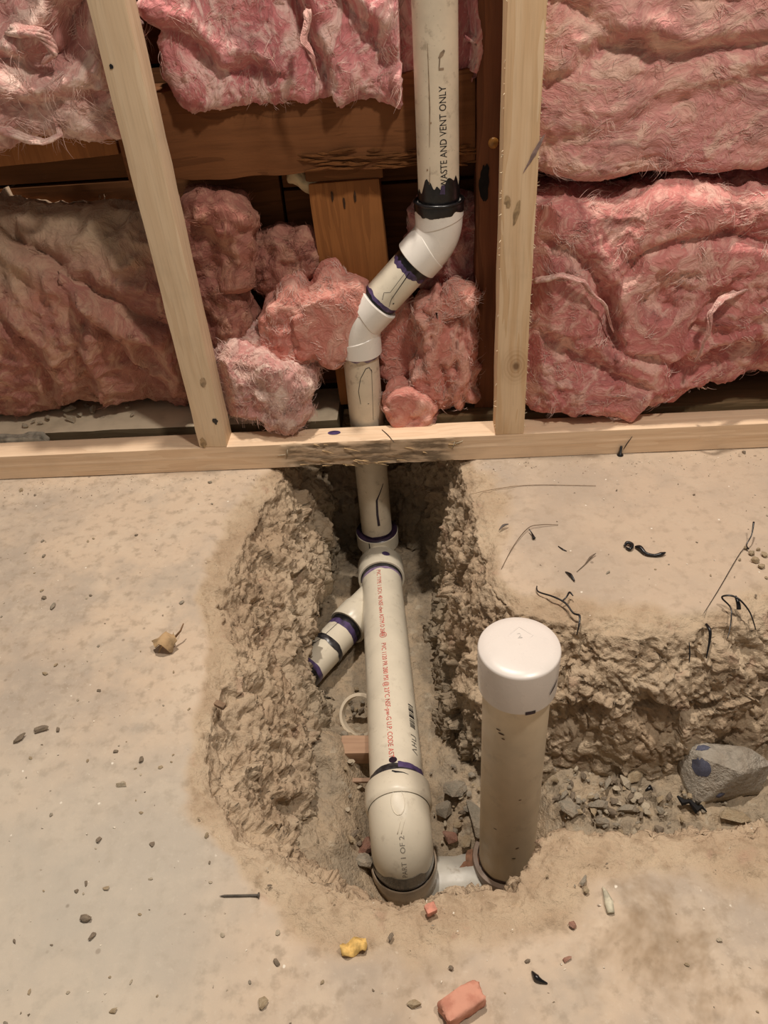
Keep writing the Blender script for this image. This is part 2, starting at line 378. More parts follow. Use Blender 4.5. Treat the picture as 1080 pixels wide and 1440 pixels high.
# the slab goes on beyond the modelled grid
bxs = [(-2.2, -1.0, X0+3*RES, 2.2), (X1-4*RES, -1.0, 2.2, 2.2), (X0+3*RES, -1.0, X1-4*RES, Y0+3*RES), (X0+3*RES, Y1-4*RES, X1-4*RES, 2.2)]
xv = []; xq = []
for (a, b, c, d) in bxs:
    s = len(V)+len(xv); xv += [(a, b, 0), (c, b, 0), (c, d, 0), (a, d, 0)]; xq.append([s, s+1, s+2, s+3])
# trench mouth on the right edge is left open by the ring quad being cut there
s = len(V)+len(xv)
Vall = np.vstack([V, np.array(xv)]); Qall = np.vstack([Q, np.array(xq)])
mt = NT('concrete_slab', 0.9, 0.15); co = mt.coord(); ch = mt.attr('chip'); z = mt.sep(co)[2]; X_ = mt.sep(co)[0]; Y_ = mt.sep(co)[1]
n1 = mt.noise(co, 4.5, 5, 0.6); n2 = mt.noise(co, 17, 5, 0.65); n3 = mt.noise(co, 70, 4, 0.6)
sl = mt.mix(mt.ramp(n1, 0.40, 0.58), lin((174, 160, 144)), lin((200, 180, 157)))
sl = mt.mix(mt.ramp(n2, 0.45, 0.7, 0, 0.55), sl, lin((206, 189, 167)))
sl = mt.mix(mt.math('MULTIPLY', mt.ramp(n3, 0.48, 0.70, 0, 0.55), 1.0), sl, lin((150, 134, 115)))
sl = mt.mix(mt.ramp(mt.noise(co, 190, 3, .7), .55, .75, 0, .35), sl, lin((208, 196, 178)))
sl = mt.mix(mt.math('MULTIPLY', mt.ramp(mt.noise(mt.mapp(co, (1, 1, 1), (3.1, 0, 0)), 7, 5, 0.65), .5, .66), .5), sl, lin((164, 154, 141)))
rst = mt.math('MULTIPLY', mt.ramp(mt.noise(co, 9, 5, 0.65, 0.5), 0.46, 0.66), mt.ramp(X_, -.1, .06))   # brown scuffing near the corner
sl = mt.mix(mt.math('MULTIPLY', mt.math('MULTIPLY', rst, mt.ramp(Y_, .36, .28)), 0.8), sl, lin((136, 114, 88)))
gl = mt.math('MULTIPLY', mt.ramp(X_, -.10, -.24), mt.ramp(Y_, .52, .30))
sl = mt.mix(mt.math('MULTIPLY', gl, 0.55), sl, lin((190, 184, 170)))
rv = mt.math('MULTIPLY', mt.ramp(X_, .05, .16), mt.ramp(Y_, .5, .62))
sl = mt.mix(mt.math('MULTIPLY', rv, 0.5), sl, lin((180, 162, 142)))
bk = mt.n('ShaderNodeTexVoronoi', {'Vector': mt.mapp(co, (1, 1, 1)), 'Scale': 60.0, 'Randomness': 1.0})
sl = mt.mix(mt.math('MULTIPLY', mt.ramp(mt.math('ADD', bk.outputs['Distance'], mt.math('MULTIPLY', mt.noise(co, 500, 2), 0.12)), 0.15, 0.10), mt.ramp(mt.sep(bk.outputs['Color'])[0], 0.72, 0.86)), sl, lin((228, 220, 204)))
sl = mt.mix(mt.math('MULTIPLY', mt.ramp(bk.outputs['Distance'], 0.16, 0.08), mt.ramp(mt.sep(bk.outputs['Color'])[1], 0.80, 0.95, 0, 0.6)), sl, lin((118, 104, 90)))
cc = mt.mix(mt.ramp(n2, 0.35, 0.65), lin((192, 171, 144)), lin((176, 153, 127)))
cc = mt.mix(mt.ramp(mt.noise(co, 8, 3), 0.45, 0.65, 0, 0.6), cc, lin((200, 181, 155)))
cc = mt.mix(mt.ramp(n3, 0.5, 0.7, 0, 0.6), cc, lin((148, 126, 102)))
cc = mt.mix(mt.ramp(mt.noise(co, 30, 3), 0.62, 0.7, 0, 0.5), cc, lin((178, 146, 124)))
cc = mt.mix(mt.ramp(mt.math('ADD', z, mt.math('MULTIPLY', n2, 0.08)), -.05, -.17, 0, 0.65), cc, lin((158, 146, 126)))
mt.col(mt.mix(ch, sl, cc))
hb = mt.math('ADD', mt.math('MULTIPLY', n3, 0.5), mt.math('MULTIPLY', mt.noise(co, 260, 4, 0.65), mt.math('ADD', 0.12, mt.math('MULTIPLY', ch, 0.5))))
mt.bump(hb, 0.0042, mt.math('ADD', 0.25, mt.math('MULTIPLY', ch, 0.75)))
floor = bpy.data.objects.new('floor', mk_mesh('floor', Vall, Qall, mt.m, True)); COL.objects.link(floor)
at = floor.data.attributes.new('chip', 'FLOAT', 'POINT'); at.data.foreach_set('value', np.concatenate([chip, np.zeros(len(xv))]).astype(np.float32))
tag(floor, 'grey-tan concrete floor slab with a jagged trench broken through it', None, None, 'structure')

# ---- loose soil on the trench bottom
def soil_h(x, y):
    p = np.stack([np.ravel(x), np.ravel(y), np.zeros(np.size(x))], 1)
    h = -0.252+0.075*sstep(.06, .15, p[:, 0])*sstep(.30, .40, p[:, 1])+0.012*fbm(p, 14, 3, 5)+0.085*sstep(.66, .54, p[:, 1])*sstep(-.055, -.145, p[:, 0])*(1+.4*fbm(p, 22, 2, 15))+0.03*sstep(.44, .34, p[:, 1])*sstep(-.03, -.08, p[:, 0])
    h += 0.02*sstep(-.02, .04, p[:, 0])*sstep(.40, .52, p[:, 1])*sstep(.1, .06, p[:, 0])
    h -= 0.040*np.exp(-((p[:, 0]-.02)/.055)**2-((p[:, 1]-.42)/.045)**2)
    return h.reshape(np.shape(x))
sx = np.arange(-.25, .62, .003); sy = np.arange(.28, 1.08, .003); SX, SY = np.meshgrid(sx, sy, indexing='ij')
SZ = soil_h(SX, SY); sp = np.stack([SX.ravel(), SY.ravel(), np.zeros(SX.size)], 1)
g1, e1_ = facets(sp, 0.018, 5); g2, e2_ = facets(sp, 0.008, 15)
SZ = SZ+(0.004*g1*sstep(-.02, .05, SX).ravel()+0.0025*g2+0.0015*fbm(sp, 120, 3, 4)).reshape(SX.shape)
idx = np.arange(SX.size).reshape(SX.shape)
SQ = np.stack([idx[:-1, :-1], idx[1:, :-1], idx[1:, 1:], idx[:-1, 1:]], -1).reshape(-1, 4)
inside = poly_sd(RIM, SX, SY).ravel()[SQ].min(1) > 0.004; SQ = SQ[inside]
us = np.unique(SQ); rm = np.full(SX.size, -1); rm[us] = np.arange(len(us))
sm = NT('trench_soil', 1.0, 0.05); co = sm.coord(); n2 = sm.noise(co, 24, 5, 0.65); n3 = sm.noise(co, 110, 4, 0.65)
c = sm.mix(sm.ramp(n2, 0.38, 0.62), lin((158, 144, 124)), lin((176, 157, 132)))
c = sm.mix(sm.ramp(n3, 0.5, 0.7, 0, 0.6), c, lin((124, 112, 96))); c = sm.mix(sm.ramp(sm.noise(co, 60, 3), 0.6, 0.7, 0, 0.4), c, lin((190, 180, 160)))
sm.col(c); sm.bump(sm.math('ADD', n3, sm.noise(co, 300, 3)), 0.003, 0.8)
soil = bpy.data.objects.new('trench_soil', mk_mesh('trench_soil', np.stack([SX.ravel(), SY.ravel(), SZ.ravel()], 1)[us], rm[SQ], sm.m, True)); COL.objects.link(soil)
tag(soil, 'loose grey-brown dirt covering the bottom of the trench', 'dirt', None, 'stuff')

# ================================================================== FRAMING
def board(name, lo, hi, mat, label=None, cat=None, group=None, bev=0.0018, seg=None, rough=0.0, seed=0, parent=None, rotz=0, tilt=0.0):
    """a sawn board: rounded arris, cut into segments so it can be dented"""
    lo = np.asarray(lo, float); hi = np.asarray(hi, float); s = hi-lo
    bm = bmesh.new(); bmesh.ops.create_cube(bm, size=1.0)
    for v in bm.verts: v.co = Vector([v.co[i]*s[i] for i in range(3)])
    bmesh.ops.bevel(bm, geom=list(bm.edges), offset=bev, segments=2, affect='EDGES', profile=0.6)
    if seg:
        L = int(np.argmax(s))
        for k in range(1, seg):
            n = [0, 0, 0]; n[L] = 1; p = [0, 0, 0]; p[L] = -s[L]/2+s[L]*k/seg
            bmesh.ops.bisect_plane(bm, geom=bm.verts[:]+bm.edges[:]+bm.faces[:], plane_co=p, plane_no=n)
    me = bpy.data.meshes.new(name); bm.to_mesh(me); bm.free()
    co = np.zeros(len(me.vertices)*3, np.float32); me.vertices.foreach_get('co', co); co = co.reshape(-1, 3)
    if rough: 
        q = co+lo; co = co+rough*np.stack([vn(q, 30, seed), vn(q, 30, seed+1), vn(q, 30, seed+2)], 1)
    if tilt: 
        c_, s_ = math.cos(tilt), math.sin(tilt); co = np.stack([co[:, 0]*c_+co[:, 2]*s_, co[:, 1], -co[:, 0]*s_+co[:, 2]*c_], 1)
    base = np.array([0, 0, s[2]/2]); me.vertices.foreach_set('co', (co+base).astype(np.float32).ravel()); me.update()
    me.materials.append(mat); me.polygons.foreach_set('use_smooth', np.full(len(me.polygons), True)); me.set_sharp_from_angle(angle=math.radians(40))
    o = bpy.data.objects.new(name, me); COL.objects.link(o); o.location = ((lo[0]+hi[0])/2, (lo[1]+hi[1])/2, lo[2])
    if parent is not None: o.parent = parent; o.location = Vector(o.location)-parent.location
    return tag(o, label, cat, group)
TOP = 0.70; YF = 0.884; YK = 0.9215; ZS = 0.0395
W_STUD_L = wood('pine_stud_left', (226, 202, 170), (212, 184, 150), 2)
W_STUD_R = wood('pine_stud_right', (228, 200, 164), (206, 168, 124), 2, knots=[(0.006, -0.019, 0.103, 0.011)])
W_PLATE = wood('pine_plate', (234, 206, 174), (220, 188, 154), 0, stain=(-.205, .05, (82, 70, 54)))
W_OLD = wood('old_brown_wood', (122, 78, 46), (92, 56, 30), 0, rough=0.8)
W_OLDV = wood('old_orange_wood', (156, 102, 56), (128, 80, 42), 2, rough=0.7)
W_RED = wood('old_red_brown_stud', (128, 80, 52), (92, 54, 34), 2, rough=0.75)
W_SHEATH = wood('brown_sheathing', (126, 82, 48), (98, 62, 34), 0, rough=0.85)
W_BACKP = wood('dusty_back_plate', (120, 104, 80), (92, 78, 56), 0, dusty=(226, 210, 182))
# front bottom plate, chewed and dirty where it bridges the trench
plate = empty('bottom_plate', (-.08, .903, 0), 'pale pine bottom plate lying across the slab, dirty and splintered where it bridges the trench', 'lumber')
nx = 420; xs = np.linspace(-.95, .80, nx); prof2 = []
cs = []
for (ya, za, yb, zb, k) in ((YF, 0.001, YF, ZS-.001, 14), (YF+.0015, ZS, YK-.0015, ZS, 14), (YK, ZS-.001, YK, 0.001, 8), (YK-.0015, 0.0, YF+.0015, 0.0, 8)):
    cs += [(ya+(yb-ya)*i/(k-1), za+(zb-za)*i/(k-1)) for i in range(k)]
cs = np.array(cs); K = len(cs)
PV = np.zeros((nx, K, 3)); PV[:, :, 0] = xs[:, None]; PV[:, :, 1] = cs[None, :, 0]; PV[:, :, 2] = cs[None, :, 1]; PV = PV.reshape(-1, 3)
ins = sstep(-.215, -.17, PV[:, 0])*sstep(.06, .02, PV[:, 0]); frontm = sstep(.900, .886, PV[:, 1])
gouge = np.maximum(0, fbm(PV*[14, 40, 60], 1.0, 4, 8)+0.02)*0.008+np.abs(fbm(PV*[60, 160, 200], 1.0, 3, 18))*0.0022
PV[:, 1] += gouge*ins*frontm; PV[:, 2] -= 0.35*gouge*ins*frontm*sstep(.03, .04, PV[:, 2]); PV[:, 2] += 0.0016*fbm(PV, 60, 2, 4)*ins*sstep(.02, .0, PV[:, 2])
gr = np.abs(PV[:, 2]-.021) < .0016; PV[:, 1] -= 0.0010*gr*frontm*(1-ins)        # sawn ridge along the face
PF = [[i*K+q, (i+1)*K+q, (i+1)*K+(q+1) % K, i*K+(q+1) % K] for i in range(nx-1) for q in range(K)]
PF += [list(range(K)), [(nx-1)*K+q for q in range(K)][::-1]]
add('plate_board', PV, [f[::-1] for f in PF], W_PLATE, (0, .903, 0), plate, True, 45)
# purple mark and staples on the plate
v = [(-.127+.009*math.cos(a), .907+.0052*math.sin(a), ZS+.0006) for a in np.linspace(0, 2*math.pi, 18)[:-1]]
add('primer_spot', v, [list(range(17))], PURPLE, v[0], plate)
for (px, py, ang) in ((396, 640, .1), (404, 638, 1.4), (638, 626, 1.3), (646, 622, .4)):
    p = aty(px, py, YF-.001); a = np.array([math.cos(ang), 0, math.sin(ang)])
    vv, ff = sweep([p-a*.005+[0, .003, 0], p-a*.005, p+a*.005, p+a*.005+[0, .003, 0]], .0006, 6); add('staple', vv, ff, flat('staple_wire', (190, 176, 150), .35), p, plate)
spl = []
for i in range(26):                                                           # splinters torn out of the face
    x = random.uniform(-.19, .035); z_ = random.choice([random.uniform(.0, .006), random.uniform(.004, .038)]); L = random.uniform(.006, .024)
    a = np.array([1, random.uniform(-.35, .05), random.uniform(-.25, .25)]); p = np.array([x, YF+random.uniform(-.0012, .002), z_])
    spl.append(sweep([p, p+a*L*.5, p+a*L+[0, -.001, 0]], [.0009, .0007, .0001], 5))
v, f = join(spl); tag(add('splinters', v, f, wood('splinter_wood', (190, 160, 118), (120, 96, 66), 0), (-.08, YF, .02), plate, False), None, None, None, 'stuff')

sL = empty('wall_stud', (-.293, .903, ZS), 'pale pine stud to the left of the pipes, standing on the bottom plate', 'lumber')
board('stud_board', (-.3120, YF, ZS), (-.2740, YK, TOP), W_STUD_L, parent=sL, seg=24, rough=.0006, seed=2)
sR = empty('wall_stud', (.112, .903, ZS), 'pale pine stud with a round knot, standing right of the vent pipe', 'lumber')
board('stud_board', (.0932, YF, ZS), (.1315, YK, TOP), W_STUD_R, parent=sR, seg=24, rough=.0006, seed=5)
def smear(parent, c, r0, r1, seed, mat, name, nrm=(0, -1, 0), up=(0, 0, 1)):
    c = np.asarray(c, float); nrm = _n(nrm); up = _n(up); rt = np.cross(up, nrm); th = np.linspace(0, 2*math.pi, 30)[:-1]
    k = 1+.45*fbm(np.stack([np.cos(th)*1.6, np.sin(th)*1.6, 0*th], 1), 1, 3, seed)
    v = [c+nrm*.0006+rt*(r0*a*math.cos(t_))+up*(r1*a*math.sin(t_)) for a, t_ in zip(k, th)]+[c+nrm*.001]
    return add(name, v, [[i, (i+1) % 29, 29] for i in range(29)], mat, c, parent)
DIRT = flat('dirt_smudge', (184, 156, 120), .9, .1); VIOLET = flat('violet_smudge', (160, 136, 130), .8, .1)
smear(sL, aty(303, 592, YF), .0035, .0045, 3, BLACK, 'paint_spot'); smear(sL, aty(157, 94, YF), .002, .0025, 4, BLACK, 'paint_spot')
smear(sL, aty(286, 622, YF), .0045, .008, 7, DIRT, 'dirt_smudge'); smear(sL, aty(286, 538, YF), .004, .007, 8, flat('glue_smudge', (188, 162, 130), .8), 'dirt_smudge')
smear(sR, aty(751, 216, YF), .0022, .017, 5, VIOLET, 'ink_smudge', up=(.55, 0, 1)); smear(sR, aty(727, 298, YF), .003, .012, 6, DIRT, 'dirt_smudge', up=(.2, 0, 1)); smear(sR, aty(714, 283, YF), .003, .006, 9, DIRT, 'dirt_smudge')
fz = []
for k in range(150):                                                           # fuzz and sawdust clinging to the arris
    s_ = random.random() < .75; x = .1315 if s_ else .0932; p = np.array([x, YF+random.uniform(0, .003), random.uniform(.05, .66)]); L = random.uniform(.001, .0035)
    dd = _n([random.uniform(.2, 1)*(1 if s_ else -1), random.uniform(-1, .2), random.uniform(-.8, .8)]); fz.append(sweep([p-dd*.0005, p+dd*L], [.0005, .0002], 4))
v, f = join(fz); tag(add('wood_fuzz', v, f, flat('pale_fuzz', (240, 222, 190), .9), (.112, YF, ZS), sR, False), None, None, None, 'stuff')

# old framing behind
oldS = empty('old_stud', (.087, .975, ZS), 'dark red-brown old stud behind the knotty pine stud, black smear on it', 'lumber')
board('stud_board', (.0705, .955, .040), (.1045, .995, TOP), W_RED, parent=oldS, seg=20, rough=.001, seed=9)
smear(oldS, aty(681, 256, .955)-[0.000, 0, 0], .0055, .020, 12, flat('matte_black', (30, 27, 26), .75, .2), 'black_smear')
p = aty(694, 201, .955); v, f = lathe(p, (0, -1, 0), [(-.001, .0062), (.001, .006), (.0022, .004), (.0026, .0005)], 14); add('resin_blob', v, f, flat('amber_resin', (190, 132, 62), .35), p, oldS)
beam = empty('header_beam', (-.10, .99, .362), 'rough brown old header beam across the bay behind the vent pipe', 'lumber')
bb = board('beam_board', (-.345, .965, .366), (.070, 1.03, .462), W_OLD, parent=beam, seg=80, rough=.0028, seed=14)
chn = []
for k in range(70):                                                            # torn fibres along the lower arris
    x = random.uniform(-.14, .065); p = np.array([x, .9645, random.uniform(.366, .388)]); L = random.uniform(.012, .045); a = np.array([1, random.uniform(-.1, .02), random.uniform(-.12, .12)])
    chn.append(sweep([p, p+a*L*.5+[0, -.0012, 0], p+a*L], [.0004, .0017, .0003], 5))
v, f = join(chn); tag(add('torn_fibres', v, f, wood('torn_brown_fibre', (120, 76, 40), (70, 44, 22), 0), (-.1, .965, .37), beam, False), None, None, None, 'stuff')
board('blocking', (-.67, .992, .389), (-.358, 1.035, .452), W_OLDV, 'orange-brown blocking under the upper left batt, left of the pale stud', 'lumber', seg=10, rough=.001, seed=17, tilt=-.035)
post = board('short_post', (-.128, .985, .04), (-.040, 1.025, .349), W_OLDV, 'short orange-brown post under the header beam, left of the vent pipe', 'lumber', seg=16, rough=.001, seed=21, tilt=-.03)
for k, (dx, dz) in enumerate(((-.020, .292), (-.006, .284), (.008, .291))):
    pp = np.array([-.084+dx-.0, .9845, .04+dz]); s_ = smear(None, pp, .0014, .007, 40+k, flat('nail_scar', (70, 46, 26), .9), 'nail_dent'); s_.parent = post; s_.location = Vector(pp)-post.location
cap_ = board('beam_shim', (-.135, .988, .3495), (-.040, 1.03, .3655), W_SHEATH, 'thin dark shim squeezed between short post and header beam', 'lumber', rough=.001, seed=33)
# sheathing boards
wb = tag(bpy.data.objects.new('wall_back', None), 'dark brown board sheathing at the back of the stud bays', None, None, 'structure'); COL.objects.link(wb); wb.location = (0, 1.06, .04)
for (x0_, x1_, z0_, z1_) in ((-.95, -.178, .04, .19), (-.95, -.178, .193, .350), (-.174, .80, .04, .19), (-.174, .80, .193, .325), (-.174, .80, .329, .475), (-.95, -.178, .354, .475), (-.95, .80, .479, .70)):
    board('sheathing_board', (x0_, 1.05, z0_), (x1_, 1.07, z1_), W_SHEATH, parent=wb, bev=.0012)
blk = board('wall_backing', (-.95, 1.072, -.02), (.80, 1.09, .70), flat('dark_felt', (38, 30, 24), .95)); tag(blk, None, None, None, 'structure'); blk.name = 'wall_rear'
board('back_plate', (-.95, .942, .0), (-.125, 1.035, .0395), W_BACKP, 'dusty old back plate left of the pipe, behind the pine bottom plate', 'lumber', seg=60, rough=.0012, seed=24)
board('back_plate', (-.040, .938, .0), (.80, 1.035, .0395), wood('old_back_plate_right', (132, 110, 80), (100, 80, 54), 0), 'old back plate right of the pipe, below the lower right batt', 'lumber', seg=60, rough=.0012, seed=25)

# ================================================================== DRAIN PIPES
RP = .02415; RH = .0292; RB = .0302; RBH = .0355
YP = .95
root = empty('drain_pipe', (-.084, YP, -.25), 'long white PVC drain with elbows above the plate and red print in the trench', 'pipe')
xa, xb = .026, -.084; zA, zB = .289, .179
F_ = (0, -1, 0)
# --- vent pipe (upper)
oV = np.array([xa, YP, .334]); v, f = tube(oV, (0, 0, 1), .42, RP); vent = tag(add('vent_pipe', v, f, PVC_DIRTY, oV, root, True, 40), 'cream vent pipe printed in black')
zt0 = aty(622, 264, YP-.0235)[2]; zt1 = aty(622, 121, YP-.0235)[2]
v, f = text_cyl('WASTE AND VENT ONLY', .0112, oV, (0, 0, 1), RP, F_, zt0-oV[2], zt1-zt0, RP*math.radians(13), -1)
# lettering runs up the pipe with its tops to the left
add('printed_lettering', v, f, INK, oV, vent, False)
z5 = aty(622, 97, YP-.0235)[2]-oV[2]; arc = RP*math.radians(13)
v, f = join([stroke(oV, (0, 0, 1), RP, F_, [(z5, arc-.0035), (z5, arc+.002)], .0022), stroke(oV, (0, 0, 1), RP, F_, [(z5+.0005, arc-.003), (z5+.011, arc-.002)], .0012), stroke(oV, (0, 0, 1), RP, F_, [(z5+.010, arc-.003), (z5+.017, arc+.003)], [.002, .0045, .002])])
add('worn_print', v, f, flat('worn_ink', (150, 130, 108), .6), oV, vent, False)
v, f = join([stroke(oV, (0, 0, 1), RP, F_, [(.06, -.010), (.10, -.0085), (.16, -.009)], [.0004, .0012, .0003]), stroke(oV, (0, 0, 1), RP, F_, [(.012, -.012), (.040, -.010)], [.0012, .0002]), dot(oV, (0, 0, 1), RP, F_, .085, -.0075, .0010, .0008), dot(oV, (0, 0, 1), RP, F_, .036, -.0135, .0012, .0009)])
add('pipe_scuff', v, f, flat('scuff', (160, 134, 106), .8), oV, vent, False)
def elbow(o, d1, d2, name, bend, hub1, hub2, label=None, r=.0281, rh=RH, seam=None):
    """45-degree elbow: hubs along d1 and d2 (unit, pointing out of the bend), meeting at o"""
    d1 = _n(d1); d2 = _n(d2); parts = []
    cosang = d1.dot(d2); half = math.acos(-cosang)/2; tl = bend*math.tan(half)
    path = [o+d1*tl*1.0]; k = 14
    bis = _n(d1+d2); cc = o+bis*(bend/math.cos(half)); a0 = o+d1*tl-cc; b0 = o+d2*tl-cc; tot = math.acos(np.clip(_n(a0).dot(_n(b0)), -1, 1))
    path = [cc+(a0*math.sin((1-s)*tot)+b0*math.sin(s*tot))/math.sin(tot) for s in np.linspace(0, 1, k)]
    path = [o+d1*(tl+.012)]+path+[o+d2*(tl+.012)]
    parts.append(sweep(path, r, 48, ref=(0, 1, 0.01), cap=False))
    for d, L in ((d1, hub1), (d2, hub2)):
        # socket: stops square at its mouth, and runs obliquely into the body on the inner side of the bend
        a, e1, e2 = frame(d, bis if abs(bis.dot(d)) < .99 else (0, 1, 0)); th = np.linspace(0, 2*math.pi, 48, endpoint=False); ed = .5+.5*np.cos(th)
        t0 = tl-.001+(1-ed)*.003-ed*.012
        rings = [(t0, rh-.006), (t0+.0, rh-.0006), (t0+.0007, rh), (np.full(48, tl+L-.0008), rh), (np.full(48, tl+L), rh-.0008), (np.full(48, tl+L), RP+.0003 if rh < .033 else RB+.0003), (np.full(48, tl+L-.008), RP+.0003 if rh < .033 else RB+.0003)]
        V_ = np.vstack([o+np.outer(t_, a)+np.outer(np.cos(th)*rr, e1)+np.outer(np.sin(th)*rr, e2) for t_, rr in rings])
        F2 = [[i*48+q, i*48+(q+1) % 48, (i+1)*48+(q+1) % 48, (i+1)*48+q] for i in range(len(rings)-1) for q in range(48)]
        parts.append((V_, F2))
    v, f = join(parts); el = add(name, v, f, PVC_WHITE, o, root, True, 35)
    if label: tag(el, label)
    return el, tl
dg = _n([-1, 0, -1])
e1o = np.array([xa, YP, zA]); e2o = np.array([xb, YP, zB])
elA, tlA = elbow(e1o, (0, 0, 1), dg, 'elbow_fitting', .052, .019, .021, 'upper white elbow smeared with black cement at its top')
elB, tlB = elbow(e2o, -dg, (0, 0, -1), 'elbow_fitting', .052, .021, .019, 'lower clean white elbow')
# mould seam ridge on elbow flanks
for (o, d1, d2, el) in ((e1o, np.array([0, 0, 1.]), dg, elA), (e2o, -dg, np.array([0, 0, -1.]), elB)):
    s_ = np.linspace(-1, 1, 9); bis = _n(d1+d2); pth = []
    for q in s_: 
        base = o+(d1 if q < 0 else d2)*abs(q)*.026+bis*(.010*(1-abs(q))-.004+q*.006); pth.append(base+np.array([0, -1, 0])*(.0272))
    v, f = sweep(pth, [.0004]+[.0007]*7+[.0004], 6); add('mould_seam', v, f, PVC_WHITE, o, el)
# diagonal pipe
L = np.linalg.norm(e1o-e2o)-tlA-tlB; oD = e2o-dg*(tlB+.006); v, f = tube(oD, -dg, L-.012, RP); dia = add('offset_pipe', v, f, PVC, oD, root, True, 40)
Ld = L-.012; m1 = .015; m2 = Ld-.015
v, f = band(oD, -dg, RP, m1-.004, m1+.0045, 21, 0, .004); add('black_cement_ring', v, f, BLACK, oD, dia)
v, f = band(oD, -dg, RP, m1+.001, m1+.008, 22, 0, .003, thick=.0002); add('primer_ring', v, f, PURPLE, oD, dia)
v, f = band(oD, -dg, RP, m2-.010, m2+.004, 23, .007, 0); add('black_cement_ring', v, f, BLACK, oD, dia)
v, f = band(oD, -dg, RP, m2-.0135, m2-.004, 24, .006, 0, thick=.0002); add('primer_ring', v, f, PURPLE, oD, dia)
refd = F_
v, f = join([stroke(oD, -dg, RP, refd, [(m1+.012, -.004), (m1+.020, -.0085), (m1+.026, -.003), (m2-.012, -.006)], .0005), dot(oD, -dg, RP, refd, m1+.017, .0105, .0012, .0009), stroke(oD, -dg, RP, refd, [(m2-.010, -.002), (m1+.020, .004), (m1+.010, .009)], [.0012, .0007, .0004])])
add('pen_mark', v, f, INK, oD, dia, False)
# black ring and cement at the vent joint
zc = e1o[2]+tlA+.019
v, f = band((xa, YP, zc), (0, 0, 1), RP, -.001, .0225, 33, 0, .015, n=160, thick=.0007); add('black_cement_ring', v, f, BLACK, (xa, YP, zc), vent)
v, f = band((xa, YP, zc), (0, 0, 1), RH, -.011, .0005, 35, .007, 0, n=140, thick=.0006); add('black_cement_ring', v, f, BLACK, (xa, YP, zc), elA)
th = np.linspace(0, 2*math.pi, 41); v, f = sweep([np.array([xa+(RH-.0008)*math.cos(a), YP+(RH-.0008)*math.sin(a), zc+.0008]) for a in th], .0021, 10); add('cement_bead', v, f, BLACK, (xa, YP, zc), elA)
v, f = stroke((xa, YP, zc), (0, 0, 1), RP, F_, [(.014, .0035), (.024, .0045)], [.006, .004]); 
v = v+np.array([0, -.0006, 0]); add('primer_smear', v, f, PURPLE, (xa, YP, zc), vent, False)
# --- lower vertical pipe
z1 = zB-tlB-.010; z0 = -.190; oR = np.array([xb, YP, z0]); v, f = tube(oR, (0, 0, 1), z1-z0, RP); low = add('vertical_pipe', v, f, PVC_DIRTY, oR, root, True, 40)
zz = lambda py: aty(518, py, YP-.02)[2]-z0
v, f = join([stroke(oR, (0, 0, 1), RP, F_, [(zz(566), -.004), (zz(548), -.0055), (zz(530), -.001), (zz(517), .007), (zz(516), .012), (zz(524), .016)], [.0005, .0007, .0008, .001, .0008, .0006]), stroke(oR, (0, 0, 1), RP, F_, [(zz(520), .0155), (zz(555), .0135), (zz(590), .0115)], [.0006, .0004, .0005]), dot(oR, (0, 0, 1), RP, F_, zz(566), .0065, .0006, .001)])
add('pen_mark', v, f, INK, oR, low, False)
v, f = band(oR, (0, 0, 1), RP, z1-z0-.013, z1-z0-.004, 41, .002, 0, thick=.0003); add('primer_ring', v, f, flat('faint_primer', (150, 132, 158), .4), oR, low)
zz = lambda py: aty(525, py, YP-.02)[2]-z0
v, f = stroke(oR, (0, 0, 1), RP, F_, [(zz(738), .006), (zz(722), .005), (zz(702), .006), (zz(698), .0085), (zz(682), .019)], [.004, .0036, .003, .002, .0015]); add('primer_drip', v, f, PURPLE_DARK, oR, low, False)
# --- tee
ht = -.172; oT = np.array([xb, YP, -.225])
hubv = lathe((xb, YP, ht-.026), (0, 0, 1), [(-.004, RP+.0035), (-.001, RH+.0030), (0, RH+.004), (.0252, RH+.0042), (.026, RH+.0034), (.026, RP+.0016), (.022, RP+.001), (.01, RP+.001)], 56)
body = lathe((xb, YP, -.29), (0, 0, 1), [(0, .0275), (.115, .0275)], 48)
pH = np.array([-.0755, .855, -.1985]); pN = np.array([-.047, .488, -.163]); aL = _n(pN-pH)
pth = [np.array([xb, YP, -.245]), np.array([xb+.0005, YP-.02, -.232]), np.array([xb+.0015, YP-.034, -.222]), pH-aL*.050, pH-aL*.024]
inl = sweep(pth, [.0262, .0265, .0272, .029, .031], 48, cap=False)
hubi = lathe(pH-aL*.045, aL, [(-.004, .031), (0, RBH-.0008), (.001, RBH), (.0372, RBH), (.038, RBH-.0008), (.038, RB+.0018), (.033, RB+.0008), (.01, RB+.0008)], 56)
dS = _n([-.0475, -.0735, .0]); oS = np.array([-.1195, .790, -.215])-dS*.125
sn = sweep([(xb, YP, -.232), (xb-.002, YP-.03, -.226), oS+dS*.06, oS+dS*.10], .0272, 40, cap=False)
hubs = lathe(oS+dS*.105, dS, [(-.007, .027), (0, RH), (.031, RH), (.032, RH-.0008), (.032, RP+.0012), (.01, RP+.001)], 48)
v, f = join([hubv, body, inl, hubi, sn, hubs]); tee = tag(add('tee_fitting', v, f, PVC, oT, root, True, 40), 'white tee fitting with a purple spot')
v, f = band((xb, YP, ht), (0, 0, 1), RP, .0, .0055, 51, 0, .003, thick=.0012); add('primer_ring', v, f, PURPLE_DARK, oT, tee)
v, f = lathe((xb, YP, ht), (0, 0, 1), [(.0006, RP+.0002), (.0018, RH-.001), (.0014, RH+.0026), (.0002, RH+.0038)], 48); add('primer_ring', v, f, PURPLE_DARK, oT, tee)
